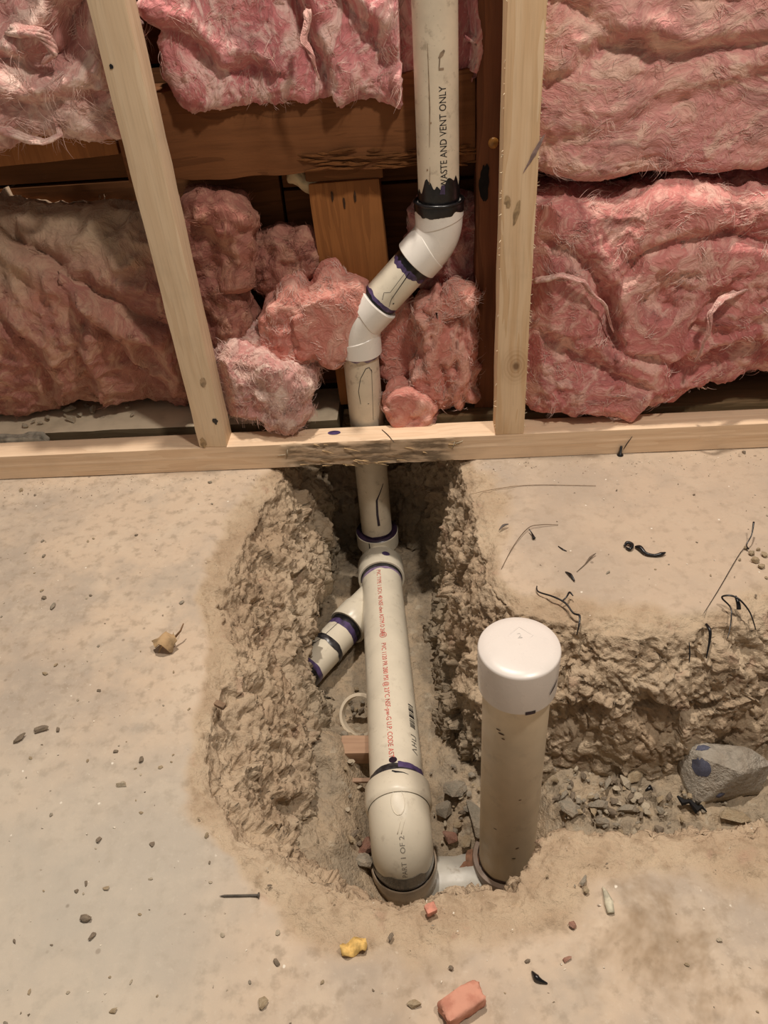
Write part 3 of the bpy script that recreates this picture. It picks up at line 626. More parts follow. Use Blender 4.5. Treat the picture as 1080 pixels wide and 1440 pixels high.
v, f = stroke((xb, YP, ht), (0, 0, 1), RH+.0042, F_, [(-.001, -.0115), (-.014, -.0110)], [.0012, .0022]); add('ink_tick', v, f, INK, oT, tee, False)
upL = (0, 0, 1)      # angle 0 on the long pipe; axis x up points to the viewer's left for a pipe running towards us
v, f = dot(pH-aL*.045, aL, RBH, upL, .018, -.010, .0052, .0062); add('primer_dot', v, f, PURPLE, oT, tee, False)
# --- long pipe
Ll = np.linalg.norm(pN-pH)+.034; v, f = tube(pH-aL*.01, aL, Ll+.005, RB, n=64); oL = pH-aL*.01; lng = tag(add('long_pipe', v, f, PVC, oL, root, True, 40), 'long cream pipe printed in red')
def tl_(px, py):
    """distance along the long pipe of the point seen at a pixel, on its upper side"""
    best = None
    for t_ in np.linspace(0, Ll, 800):
        q = oL+aL*t_+np.array([0, -.004, RB*.98]); c_ = ROT.T@(q-CAM); yy = CY+FPX*c_[1]/c_[2]
        if best is None or abs(yy-py) < best[0]: best = (abs(yy-py), t_)
    return best[1]
ta, tb = tl_(0, 806), tl_(0, 1073); sgn = -1
txt = 'PVC TYPE 1 SCH. 40 NSF-dwv ASTM D 2665      PVC 1120 PR 280 PSI @ 23\u00b0C NSF-pw-G U.P. CODE AST'
arcL = RB*math.radians(6)
v, f = text_cyl(txt, .0085, oL, aL, RB, upL, ta, tb-ta, arcL, sgn)
add('printed_lettering', v, f, REDINK, oL, lng, False)
ts = ta+(tb-ta)*.415                                                           # round certification mark with a small U and P
circ = [(ts+.0052*math.cos(a), arcL+.0045*math.sin(a)) for a in np.linspace(0, 2*math.pi, 13)]
v, f = join([stroke(oL, aL, RB, upL, circ, .0007), stroke(oL, aL, RB, upL, [(ts-.002, arcL-.002), (ts-.002, arcL+.001), (ts+.002, arcL+.001), (ts+.002, arcL-.002)], .0006)])
add('printed_logo', v, f, REDINK, oL, lng, False)
tc, td = tl_(0, 992), tl_(0, 1024); bars = []; q = tc; random.seed(5)
while q < td:
    wd = random.choice([.0009, .0009, .0016, .0024]); bars.append(stroke(oL, aL, RB, upL, [(q, -RB*math.radians(43)), (q, -RB*math.radians(60))], wd)); q += wd+random.choice([.0009, .0016])
v, f = join(bars); add('printed_barcode', v, f, INK, oL, lng, False)
t1_ = tl_(0, 1036); g_ = -RB*math.radians(50)
stk = [[(0, .004), (0, -.004)], [(0, -.004), (.006, -.004)], [(.006, .003), (.006, -.004)], [(.010, .004), (.010, -.004)], [(.010, 0), (.015, 0)], [(.015, .004), (.015, -.004)], [(.018, -.004), (.022, .004), (.026, -.004)]]
v, f = join([stroke(oL, aL, RB, upL, [(t1_+a, g_+b) for a, b in s_], .0011) for s_ in stk]); add('worn_print', v, f, flat('worn_black_ink', (110, 106, 98), .6), oL, lng, False)
v, f = dot(oL, aL, RB, upL, tl_(0, 1076), RB*math.radians(4), .0042, .0046); add('ink_dot', v, f, PURPLE_DARK, oL, lng, False)
v, f = band(oL, aL, RB, .002, .009, 61, 0, .002, ref=upL, thick=.0006); add('grey_cement_ring', v, f, GREYBAND, oL, lng)
v, f = band(oL, aL, RB, .006, .013, 62, 0, .004, ref=upL, thick=.0003); add('primer_ring', v, f, flat('primer_lilac', (150, 128, 160), .4), oL, lng)
# --- bend at the near end
R_ = .036; S = pN+aL*.022; dn = np.array([0, 0, -1.0]); xdir = aL
half = math.acos(-aL.dot(-dn) if False else np.clip(aL.dot(dn), -1, 1))/2
h0 = _n(np.array([aL[0], aL[1], 0])); tilt0 = math.asin(aL[2])
arc_ = []
for s in np.linspace(0, 1, 22):
    ph = tilt0+(-math.pi/2-tilt0)*s                                            # heading angle from +tilt to straight down
    arc_.append((ph, s))
pts_ = [S.copy()]; step = R_*(math.pi/2+tilt0)/21
for (ph, s) in arc_[1:]:
    pm = ph; pts_.append(pts_[-1]+step*(h0*math.cos(pm)+np.array([0, 0, 1])*math.sin(pm)))
pts_.append(pts_[-1]+np.array([0, 0, -.005])); pts_.append(pts_[-1]+np.array([0, 0, -.010]))
bend_path = np.array([pN+aL*.012]+pts_)
bod = sweep(bend_path, .0334, 56, cap=False)
hubn = lathe(pN+aL*.006, aL, [(.004, RB+.0008), (0, RB+.0015), (0, .0352), (.001, .0362), (.023, .0364), (.0255, .0355), (.028, .0336)], 56)
v, f = join([bod, hubn]); bendf = tag(add('bend_fitting', v, f, PVC, pN, root, True, 45), 'white bend at the near end of the long pipe')
oE = pN+aL*.006
v, f = band(oE, aL, RB, -.011, .0015, 71, .003, 0, ref=upL, thick=.0007); add('grey_cement_ring', v, f, GREYBAND, oE, bendf)
v, f = band(oE, aL, RB, -.014, -.004, 72, .003, 0, ref=upL, thick=.0010, a0=-1.3, a1=-.1, n=40); add('primer_ring', v, f, PURPLE, oE, bendf)
v, f = stroke(oE, aL, .0362, upL, [(.003, .004), (.005, 0), (.006, -.008), (.008, -.014)], [.0014, .0024, .001, .0003]); add('ink_tick', v, f, INK, oE, bendf, False)
# embossed ring and text on the bend's back
bp = np.array(pts_[:-1]); bs = np.concatenate([[0], np.cumsum(np.linalg.norm(np.diff(bp, axis=0), axis=1))])
def on_bend(s, ang, r=.0334):
    s = np.asarray(s, float); ang = np.asarray(ang, float); c_ = np.stack([np.interp(s, bs, bp[:, k]) for k in range(3)], 1)
    ph = tilt0+(-math.pi/2-tilt0)*np.clip(s/bs[22 if len(bs) > 22 else -1], 0, 1)
    tz = np.outer(np.cos(ph), h0)+np.outer(np.sin(ph), [0, 0, 1]); up_ = np.outer(-np.sin(ph), h0)+np.outer(np.cos(ph), [0, 0, 1]); rt = np.cross(tz, up_)
    return c_+r*(np.cos(ang)[:, None]*up_+np.sin(ang)[:, None]*rt)
tv, tf = text2d('PART 1 OF 2', .0075, .8); tv[:, 0] *= .026/tv[:, 0].max()
sb = .056-tv[:, 0]; v = on_bend(sb, -.02+(tv[:, 1]-.0027)/.0334, .0338)
add('embossed_lettering', v, tf, GREYINK, S, bendf, False)
a = np.linspace(0, 2*math.pi, 25); v, f = sweep(on_bend(.012+.0072*np.cos(a), .0072*np.sin(a)/.0334, .0334), .0006, 6); add('embossed_ring', v, f, PVC, S, bendf)
for k in range(2):
    v, f = sweep(on_bend(np.linspace(.021, .029, 5), np.linspace(-.06, .10, 5)*1.0+.12*k-.12, .0334), .0005, 6); add('embossed_bar', v, f, PVC, S, bendf)
# primer band and lower fitting
pe = pts_[-1]; v, f = band(pe+[0, 0, .0], (0, 0, 1), .0334, -.002, .020, 81, 0, .008, thick=.0005); add('primer_ring', v, f, flat('dark_glossy_primer', (82, 74, 66), .12, .6), pe, bendf)
zl = pe[2]-.002
hub2 = lathe((pe[0], pe[1], zl-.032), (0, 0, 1), [(-.006, .033), (0, .0365), (.031, .0368), (.033, .0360), (.033, .0345), (.02, .0340)], 56)
zx = -.278; rx = np.array([.072, .445, zx])
sw = sweep([(pe[0], pe[1], zl-.028), (pe[0], pe[1], zl-.034), (pe[0]+.004, pe[1], zx+.003), (pe[0]+.02, pe[1]+.001, zx), (pe[0]+.06, pe[1]+.004, zx), (.072, .445, zx)], [.033, .0335, .034, .033, .0305, .0305], 40)
v, f = hub2; add('outlet_hub', v, f, plastic('pvc_stained', (164, 146, 124), .18, .2, .3, .6), pe, bendf, True, 40)
v, f = sw; lowf = tag(add('outlet_fitting', v, f, plastic('pvc_dusty', (196, 192, 180), .4, .1, .5), pe, root, True, 40), 'white outlet running right towards the capped pipe, smeared with clay')
cl = []
for (x_, ang, rx_, ry_) in ((.032, -.15, .012, .016), (.027, .35, .008, .010), (.036, -.7, .009, .014)):
    th_ = np.linspace(0, 2*math.pi, 26)[:-1]; kk = 1+.4*fbm(np.stack([np.cos(th_)*1.8, np.sin(th_)*1.8, 0*th_+x_*99], 1), 1, 3, 7)
    V_ = np.vstack([on_cyl((0, rx[1]-.0, zx), (1, 0, 0), .0312, (0, -.6, .8), x_+rx_*kk*np.cos(th_), ang+ry_/.0305*kk*np.sin(th_)), on_cyl((0, rx[1], zx), (1, 0, 0), .0325, (0, -.6, .8), [x_], [ang])])
    cl.append((V_, [[i, (i+1) % 25, 25] for i in range(25)]))
v, f = join(cl); add('clay_smear', v, f, flat('red_clay', (158, 118, 94), .9, .1), rx, lowf)
# --- side branch
oB = oS+dS*.118; v, f = tube(oB, dS, .20, RP); br = tag(add('branch_pipe', v, f, PVC, oB, root, True, 40), 'short white branch with purple and black rings, in the shadowed hollow')
Fb = (-.2, -.4, .9)
for (t0_, t1__, mt_, nm, th_) in ((.018, .028, BLACK, 'black_cement_ring', .0008), (.022, .036, PURPLE, 'primer_ring', .0004), (.062, .071, GREYBAND, 'grey_cement_ring', .0016), (.108, .118, PURPLE, 'primer_ring', .0005), (.116, .15, BLACK, 'black_cement_ring', .0012)):
    v, f = band(oB, dS, RP, t0_, t1__, int(t0_*1000), .001, .003, thick=th_); add(nm, v, f, mt_, oB, br)
v, f = join([stroke(oB, dS, RP, Fb, [(.034, .002), (.062, .004)], .0008), stroke(oB, dS, RP, Fb, [(.071, .004), (.106, .016)], .0008)]); add('pen_mark', v, f, INK, oB, br, False)
v, f = join([stroke(oB, dS, RP, Fb, [(.078+.004*k, .006+.002*(k % 2)), (.086+.003*k, .011)], .0007) for k in range(6)]); add('ink_scribble', v, f, PURPLE, oB, br, False)

# --- capped riser
ris = empty('capped_pipe', (.072, .445, -.275), 'white PVC pipe standing up out of the trench with a domed white cap', 'pipe')
SPOT = flat('dark_spot', (120, 98, 76), .8); oC = np.array([.072, .445, -.245]); v, f = tube(oC, (0, 0, 1), .245+.10, RB, n=64); rp = tag(add('riser_pipe', v, f, plastic('pvc_riser', (226, 208, 178), .45, .05, .15), oC, ris, True, 40))
for d, s_, a, b in ((0, -.016, .0012, .003), (.004, -.019, .0009, .0022), (-.006, -.014, .001, .0016), (-.10, .005, .0008, .0015), (-.19, .006, .001, .002), (-.21, .003, .001, .0022), (-.16, -.018, .0006, .002)):
    v, f = dot(oC, (0, 0, 1), RB, F_, .268+d, s_, a, b); add('dirt_spot', v, f, SPOT, oC, rp, False)
zc0, zc1 = .060, .108
v, f = lathe((.072, .445, 0), (0, 0, 1), [(zc0+.012, RB+.0003), (zc0, RB+.0008), (zc0, .0338), (zc0+.0008, .0345), (zc1-.0026, .0352), (zc1-.0010, .0348), (zc1, .0338), (zc1+.0012, .027), (zc1+.0020, .017), (zc1+.0024, .008), (zc1+.0025, .0002)], 64)
capo = tag(add('pipe_cap', v, f, PVC_CAP, (.072, .445, zc0), ris, True, 40), 'domed white cap with purple pen dashes')
s_ = .0105; cz = zc1+.0024; sq = [(.0, -s_), (s_, 0), (0, s_), (-s_, 0), (0, -s_)]; pth = []
for i in range(4): pth += [(np.array([.074, .455, cz-.0006])+np.append(np.array(sq[i])+(np.array(sq[i+1])-np.array(sq[i]))*t_, 0)) for t_ in (0, .2, .4, .6, .8)]
pth.append(pth[0]); v, f = sweep(pth, .0006, 6); add('embossed_diamond', v, f, PVC_CAP, (.074, .455, cz), capo)
tv, tf = text2d('2', .009, 1.0); v = np.stack([tv[:, 0]+.0715, tv[:, 1]+.452, np.full(len(tv), cz+.0003)], 1); add('embossed_number', v, tf, flat('emboss_shade', (226, 221, 214), .3), (.074, .455, cz), capo, False)
v, f = stroke((.072, .445, 0), (0, 0, 1), .0345, F_, [(zc0+.002, .003), (zc0+.002, .012)], .0042); add('pen_dash', v, f, PURPLE_DARK, (.072, .445, zc0), capo, False)
v, f = stroke((.072, .445, 0), (0, 0, 1), .0352, F_, [(zc0+.016, .026), (zc0+.026, .038)], [.0015, .003, .0012]); add('pen_dash', v, f, PURPLE_DARK, (.072, .445, zc0), capo, False)
v, f = lathe((.072, .445, -.262), (0, 0, 1), [(-.02, .030), (0, .0375), (.020, .0380), (.022, .037), (.022, RB+.002), (.012, RB+.001)], 56); add('socket_fitting', v, f, plastic('pvc_socket', (132, 112, 96), .3, .2, .3), (.072, .445, -.262), ris, True, 40)
v, f = band((.072, .445, -.240), (0, 0, 1), RB, -.001, .003, 5, 0, .003, thick=.0012); add('primer_ring', v, f, flat('brown_primer', (74, 52, 44), .3), (.072, .445, -.24), ris)

# ================================================================== INSULATION
def box_shell(n):
    """subdivided cube surface, n = (nx, ny, nz) cells"""
    vs = {}; P_ = []; F2 = []
    def vid(i, j, k):
        if (i, j, k) not in vs: vs[(i, j, k)] = len(P_); P_.append((i/n[0]*2-1, j/n[1]*2-1, k/n[2]*2-1))
        return vs[(i, j, k)]
    for i in range(n[0]):
        for k in range(n[2]):
            F2.append((vid(i, 0, k), vid(i+1, 0, k), vid(i+1, 0, k+1), vid(i, 0, k+1))); F2.append((vid(i, n[1], k+1), vid(i+1, n[1], k+1), vid(i+1, n[1], k), vid(i, n[1], k)))
    for i in range(n[0]):
        for j in range(n[1]):
            F2.append((vid(i, j+1, 0), vid(i+1, j+1, 0), vid(i+1, j, 0), vid(i, j, 0))); F2.append((vid(i, j, n[2]), vid(i+1, j, n[2]), vid(i+1, j+1, n[2]), vid(i, j+1, n[2])))
    for j in range(n[1]):
        for k in range(n[2]):
            F2.append((vid(0, j, k+1), vid(0, j+1, k+1), vid(0, j+1, k), vid(0, j, k))); F2.append((vid(n[0], j, k), vid(n[0], j+1, k), vid(n[0], j+1, k+1), vid(n[0], j, k+1)))
    return np.array(P_), np.array(F2)
def insulation(name, c, size, mat, label, seed, rot=(0, 0, 0), rnd=6.0, lump=.010, fold=.008, fib=.003, flow=(1, 1, 1), warp=None, ymin=None, fibres=500, cell=.0026, flen=.020, cat='insulation', group=None, creases=(), groove=None, big=.012):
    c = np.asarray(c, float); s = np.asarray(size, float)/2
    n = [max(6, int(2*x/cell)) for x in s]; n[1] = max(6, int(n[1]*.8)); P_, F2 = box_shell(n)
    k = (np.abs(P_)**rnd).sum(1)**(1/rnd); P_ = P_/k[:, None]; Vv = P_*s
    if warp is not None: Vv = warp(Vv, s)
    from mathutils import Euler
    Rm = np.array(Euler(rot).to_matrix()); Vv = Vv@Rm.T+c
    Nn = vnormals(Vv, F2)
    W = Vv+.022*np.stack([fbm(Vv, 13, 3, seed), fbm(Vv, 13, 3, seed+1), fbm(Vv, 13, 3, seed+2)], 1); fl = np.asarray(flow, float)
    D_ = lump*fbm(Vv, 13, 3, seed+9)+fold*ridged(W*fl, 17, 2, seed+4)*(.5+.5*fbm(Vv, 8, 2, seed+44))+fold*.45*ridged(W*fl, 44, 2, seed+14)+fib*ridged(W*fl+.01*fbm(Vv, 60, 2, seed+21)[:, None], 105, 3, seed+5)+fib*.35*fbm(Vv, 260, 2, seed+6)
    D_ = D_+(big*fbm(Vv+.3, 7, 2, seed+70) if max(size) > .2 else 1.5*big*fbm(Vv, 21, 3, seed+70, .6)+.005*ridged(W*fl, 30, 2, seed+73))
    if groove:
        gw = Vv[:, 0]*math.cos(groove[2])+Vv[:, 2]*math.sin(groove[2])+.012*fbm(Vv*[1, 1, .6], 22, 2, seed+71)
        D_ = D_+groove[1]*(np.abs(np.sin(gw*groove[0]))-.6)*(.5+.5*fbm(Vv, 25, 2, seed+72))
    for (line, dep_, wid_) in creases:                                        # pressed-in folds: a sharp valley with a swollen lip above it
        L_ = [aty(a, b, .93)[[0, 2]] for a, b in line]; dm = np.full(len(Vv), 9.0); sg = np.zeros(len(Vv)); q2 = Vv[:, [0, 2]]+.010*np.stack([fbm(Vv, 24, 3, seed+80), fbm(Vv, 24, 3, seed+81)], 1)
        for a, b in zip(L_[:-1], L_[1:]):
            e_ = b-a; t_ = np.clip(((q2-a)@e_)/e_.dot(e_), 0, 1); r_ = q2-a-t_[:, None]*e_; d_ = np.linalg.norm(r_, axis=1); m_ = d_ < dm
            sg = np.where(m_, np.sign(r_[:, 0]*-e_[1]+r_[:, 1]*e_[0]), sg); dm = np.minimum(dm, d_)
        D_ = D_-dep_*np.exp(-(dm/wid_)**1.3)+dep_*.8*np.exp(-((dm-wid_*1.6)/(wid_*1.2))**2)*(sg > 0)
    Vv = Vv+Nn*D_[:, None]
    if ymin is not None: Vv[:, 1] = np.maximum(Vv[:, 1], ymin(Vv) if callable(ymin) else ymin)
    base = np.array([c[0], c[1], Vv[:, 2].min()])
    o = tag(add(name, Vv, F2, mat, base), label, cat, group)
    if fibres:
        Nn = vnormals(Vv, F2); fr = np.where((Nn[:, 1] < .1))[0]
        r2 = np.random.default_rng(seed); pick = r2.choice(fr, fibres); p = Vv[pick]; nn = Nn[pick]
        k0 = (np.arange(fibres)//9)*9; spread = r2.normal(size=(fibres, 3))*.0035               # strands come in tufts
        p = p[k0]+spread-((spread*nn[k0]).sum(1)[:, None]*nn[k0]); nn = nn[k0]
        rd = r2.normal(size=(fibres, 3))/np.maximum(fl, .3); rd = rd[k0]+.35*rd; tng = rd-(rd*nn).sum(1)[:, None]*nn; tng /= np.linalg.norm(tng, axis=1)[:, None]+1e-9
        Ln = r2.uniform(.3, 1.0, fibres)[:, None]*flen; bn = np.cross(nn, tng); cv = r2.normal(size=(fibres, 1))*.5; cv = cv[k0]+.4*cv
        seg = 5; FV = []; wv = r2.uniform(.00015, .00050, fibres)[:, None]
        lift = r2.uniform(.02, .30, fibres)[:, None]
        for q in range(seg+1):
            t_ = q/seg; ctr = p+Ln*(tng*t_+bn*cv*t_*t_+nn*(lift*math.sin(t_*math.pi*.8)-.03))
            ww = wv*(1-.8*t_)
            FV += [ctr+bn*ww, ctr-bn*ww*.5+nn*ww, ctr-bn*ww*.5-nn*ww]
        FV = np.stack(FV, 1).reshape(-1, 3); st = (seg+1)*3; ff = []
        for q in range(seg):
            for e_ in range(3): ff.append([q*3+e_, q*3+(e_+1) % 3, (q+1)*3+(e_+1) % 3, (q+1)*3+e_])
        ff = np.array(ff); FF = (np.arange(fibres)[:, None, None]*st+ff[None]).reshape(-1, 4)
        if ymin is not None: FV[:, 1] = np.maximum(FV[:, 1], YK+.001 if not callable(ymin) else ymin(FV)-.003)
        tag(add('loose_fibres', FV, FF, I_FIBRE if mat not in (I_DULL, I_DUST) else mat, base, o), None, None, None, 'stuff')
    return o
I_PINK = insul('pink_fibre', (202, 124, 126), (218, 146, 146), (240, 208, 198), (1, 1, .5))
I_PALE = insul('pale_pink_fibre', (208, 144, 140), (220, 162, 152), (236, 200, 182), (.5, 1, 1.1))
I_ROSE = insul('rose_fibre', (192, 116, 114), (208, 136, 130), (234, 190, 176), (.8, 1, .7))
I_DUST = insul('dusty_fibre', (166, 112, 102), (182, 130, 114), (198, 158, 136), (1, 1, .6), (184, 164, 138), (.20, .31))
I_SALMON = insul('salmon_fibre', (204, 132, 120), (216, 148, 134), (230, 180, 164), (.7, 1, .5))
I_DULL = insul('dull_fibre', (156, 102, 92), (172, 118, 104), (190, 144, 124), (.8, 1, .7))
I_WHITE = insul('whitish_fibre', (202, 144, 138), (218, 170, 160), (240, 214, 200), (.6, 1, .6))
I_FIBRE = flat('pale_loose_fibre', (242, 208, 196), 1.0, 0.0, .12, 40)
def stud_clear(V_):
    """keep behind the pine studs, free to bulge between them"""
    x = V_[:, 0]; lim = np.full(len(V_), .893)
    for xc in (-.293, .112): lim = np.maximum(lim, .9245-np.clip((np.abs(x-xc)-.021)/.03, 0, 1)*.035)
    return lim
def lean(V_, s):
    V_ = V_.copy(); V_[:, 1] += .045*np.clip(V_[:, 2]/s[2], -.2, 1)**2*(V_[:, 1] < 0)+0; V_[:, 2] += -.06*(V_[:, 0])
    lo_ = np.clip(-V_[:, 2]/s[2], 0, 1); V_[:, 1] += .040*lo_**1.5*(V_[:, 1] < 0); V_[:, 2] += .020*lo_**2*sstep(.0, .05, V_[:, 0])*sstep(.21, .15, V_[:, 0]); return V_
def lift_right(V_, s):
    V_ = V_.copy(); lo_ = np.clip(-V_[:, 2]/s[2], 0, 1); V_[:, 2] += .030*lo_**2*sstep(-.14, -.06, V_[:, 0]); V_[:, 1] += .035*lo_**1.5*(V_[:, 1] < 0)*sstep(-.16, -.05, V_[:, 0]); return V_
insulation('insulation_batt', (.435, .985, .534), (.62, .125, .368), I_PALE, 'pale pink upper batt right of the knotty stud, flat lower edge over a gap', 101, creases=([[(770, 120), (810, 95), (850, 60), (900, 72), (960, 78), (1090, 52)], .010, .010], [[(800, 0), (850, 30), (900, 60)], .008, .010], [[(770, 200), (850, 190), (960, 140), (1090, 95)], .004, .012]), rnd=14, lump=.007, fold=.006, fib=.0022, flow=(.45, 1, 1.1), ymin=stud_clear, fibres=3000)
insulation('insulation_batt', (.440, .962, .190), (.635, .125, .268), I_ROSE, 'deep pink lower batt right of the knotty stud, with torn folds', 112, creases=([[(1090, 330), (980, 325), (900, 345), (850, 400), (860, 470)], .016, .011], [[(760, 330), (800, 345), (830, 380), (850, 430), (870, 480), (960, 500), (1090, 470)], .014, .012], [[(900, 560), (940, 520), (960, 460), (1000, 400)], .012, .010], [[(760, 460), (830, 500), (900, 530)], .010, .012]), rnd=9, lump=.013, fold=.013, fib=.003, flow=(.8, 1, .8), warp=lift_right, ymin=stud_clear, fibres=3600)
insulation('insulation_batt', (-.10, 1.0, .560), (.335, .10, .232), I_PINK, 'bright pink upper batt above the header beam, between the two pale studs', 123, creases=([[(410, -20), (425, 30), (440, 75), (460, 110)], .018, .011], [[(200, 40), (260, 60), (300, 100), (360, 110)], .012, .010], [[(480, 0), (520, 40), (540, 100)], .012, .010]), rnd=8, lump=.013, fold=.012, fib=.0035, flow=(1, 1, .5), ymin=lambda V_: np.maximum(stud_clear(V_), .925+.052*((V_[:, 0] > -.012) & (V_[:, 0] < .065))*1.0), fibres=1500)
insulation('insulation_batt', (-.49, .958, .565), (.36, .075, .275), I_WHITE, 'shaggy whitish-pink upper batt left of the left pale stud', 134, creases=([[(-10, 70), (40, 90), (90, 60), (110, 10)], .020, .012], [[(-10, 130), (60, 150), (130, 130)], .014, .012]), rnd=7, lump=.015, fold=.014, fib=.004, flow=(.6, 1, .6), ymin=stud_clear, fibres=3200, flen=.032)
insulation('insulation_batt', (-.565, 1.003, .192), (.50, .13, .285), I_DUST, 'big dusty brown-pink lower batt left of the left pale stud', 145, creases=([[(270, 560), (230, 470), (170, 440), (110, 410), (50, 375), (-10, 345)], .020, .012], [[(95, 420), (115, 450), (100, 500), (120, 560)], .014, .010], [[(130, 450), (170, 520), (220, 560)], .014, .010], [[(-10, 440), (40, 490), (60, 570)], .012, .012]), rnd=8, lump=.014, fold=.015, fib=.002, flow=(.8, 1, .8), warp=lean, ymin=stud_clear, fibres=900)
# torn pieces in the middle bay
G = None
def at_m(px, py, y): return aty(px, py, y)
def curl(ang, thick=1.0):
    def w_(V_, s):
        V_ = V_.copy(); t_ = V_[:, 0]/s[0]*ang; R = s[0]/ang; r = R-V_[:, 2]; V_[:, 0] = r*np.sin(t_); V_[:, 2] = R-r*np.cos(t_)-R*(1-math.cos(ang))/2; return V_
    return w_
yb = .925
insulation('insulation_scrap', at_m(314, 335, .985), (.086, .06, .112), I_DULL, 'smooth rose-brown square scrap of insulation under the header beam, highest by the left stud', 201, (0, .15, -.25), 5, .006, .005, .0012, ymin=stud_clear, fibres=450, flen=.012)
insulation('insulation_scrap', at_m(403, 366, 1.01), (.10, .05, .070), I_DULL, 'dim tuft of insulation against the back boards, left of the short post', 212, (0, -.2, 0), 3, .008, .007, .003, fibres=780, flen=.012)
insulation('insulation_scrap', at_m(306, 440, .98), (.078, .05, .10), I_DULL, 'dirty ruffled scrap of insulation hugging the left stud, below the square scrap', 223, (0, .1, 0), 3.5, .007, .009, .004, flow=(1, 1, .5), ymin=stud_clear, fibres=780, flen=.012)
insulation('insulation_scrap', at_m(412, 452, .972), (.080, .07, .105), I_SALMON, 'folded pink scrap curling under the salmon piece in the middle bay', 234, (0, .45, 0), 3.2, .006, .008, .003, flow=(1.2, 1, .35), ymin=yb, fibres=780, flen=.012)
insulation('insulation_scrap', at_m(462, 445, .957), (.066, .06, .118), I_SALMON, 'bright salmon scrap with a raised corner, left of the lower elbow', 245, (0, .42, .1), 4, .006, .007, .002, flow=(.6, 1, 1), ymin=yb, fibres=660, flen=.012)
insulation('insulation_scrap', at_m(338, 482, .968), (.075, .05, .045), I_WHITE, 'small pale knob of insulation tucked behind the big bottom chunk', 256, (0, -.2, 0), 3, .006, .005, .003, ymin=stud_clear, fibres=450, flen=.012)
insulation('insulation_scrap', at_m(374, 548, .930)+[0, .012, .006], (.122, .085, .088), I_WHITE, 'big pale pink torn chunk resting on the bottom plate beside the left stud', 267, (0, .36, -.1), 5, .007, .008, .004, flow=(1, 1, .4), ymin=stud_clear, fibres=2700, flen=.016)
insulation('insulation_scrap', at_m(568, 480, .985), (.062, .04, .130), I_SALMON, 'flat peach scrap of insulation right behind the lower elbow', 278, (0, -.05, 0), 4, .005, .006, .0015, ymin=.966, fibres=480, flen=.012)
insulation('insulation_scrap', at_m(631, 487, .968)-[.002, 0, .002], (.074, .07, .150), I_SALMON, 'ruffled peach wad of insulation with deep vertical grooves, beside the old stud', 289, (0, -.02, 0), 4, .005, .013, .004, flow=(1.5, 1, .22), ymin=yb, fibres=1500, groove=(170, .015, .12), flen=.012)
insulation('insulation_scrap', at_m(626, 425, .945)+[0, 0, 0], (.080, .045, .030), I_SALMON, 'peach flap of insulation rolled over the top of the grooved wad', 290, (0, -.42, 0), 3, .004, .005, .003, ymin=yb, fibres=480, warp=curl(.6), flen=.012)
insulation('insulation_scrap', at_m(578, 575, .940)+[0, 0, .004], (.058, .045, .046), I_SALMON, 'small peach scrap of insulation on the bottom plate right of the pipe', 301, (0, .25, 0), 4.5, .004, .006, .002, ymin=yb-.012, fibres=480, flen=.012)
insulation('insulation_scrap', at_m(640, 355, 1.01), (.092, .045, .150), I_ROSE, 'mauve-pink tuft of insulation behind the upper elbow', 312, (0, .1, 0), 3.5, .008, .009, .003, fibres=900, flen=.012)
# hanging twists of fibre
def twist(px, y0, wid, mat, label, seed):
    P_ = [aty(a, b, y0+dy) for a, b, dy in px]; q = []
    for i in range(len(P_)-1): q += [P_[i]+(P_[i+1]-P_[i])*s_ for s_ in np.linspace(0, 1, 8)[:-1]]
    q.append(P_[-1]); q = np.array(q); q += .0025*np.stack([fbm(q, 60, 2, seed), fbm(q, 60, 2, seed+1), fbm(q, 60, 2, seed+2)], 1)
    parts = []; tt_ = np.linspace(0, 1, len(q))
    for k in range(9):
        off = wid*np.stack([np.cos(tt_*7+k*.7), np.sin(tt_*7+k*.7), np.sin(tt_*5+k)*.4], 1)*(1-.75*tt_)[:, None]*(.4+.6*random.random())
        parts.append(sweep(q+off, wid*(.42-.33*tt_)*(1+.3*np.sin(tt_*20+k)), 7))
    v, f = join(parts); return tag(add('fibre_twist', v, f, mat, q[-1]), label, 'insulation')
twist([(1050, 405, .0), (1015, 420, -.02), (1000, 440, -.03), (996, 470, -.03), (978, 508, -.02)], .905, .0045, I_WHITE, 'long pale twist of fibre hanging from the lower right batt', 5)
twist([(752, 395, .005), (790, 388, -.02), (820, 395, -.025), (850, 430, -.012), (862, 468, .0)], .905, .005, I_WHITE, 'pink twist of fibre across the lower right batt beside the knotty stud', 8)
twist([(432, 15, .0), (428, 60, -.012), (440, 80, -.016), (448, 112, -.012)], .918, .004, I_WHITE, 'pale wisp hanging from the bright pink upper batt', 11)
twist([(-8, 180, -.005), (30, 190, -.012), (62, 200, -.012), (85, 188, -.006), (75, 165, .0)], .915, .0065, I_WHITE, 'thick whitish roll of fibre along the lower edge of the shaggy batt', 14)
twist([(20, 40, 0), (55, 45, -.012), (75, 75, -.012), (60, 90, -.01)], .915, .008, I_WHITE, 'whitish tuft of fibre high on the shaggy upper left batt', 17)
# expanding foam blob
fo = at_m(425, 252, 1.0); bm = bmesh.new(); bmesh.ops.create_icosphere(bm, subdivisions=4, radius=1)
v = np.array([x.co for x in bm.verts]); f = [[q.index for q in p.verts] for p in bm.faces]; bm.free()
v = v*(1+.22*fbm(v, 1.5, 3, 2)[:, None])*[.020, .014, .013]; v[:, 2] += -.006*np.sin(v[:, 0]*150); tag(add('foam_blob', v+fo, f, flat('cream_foam', (206, 188, 150), .7, .2, .15, 60), fo-[0, 0, .013]), 'cream blob of spray foam squeezed out beside the short post', 'foam')

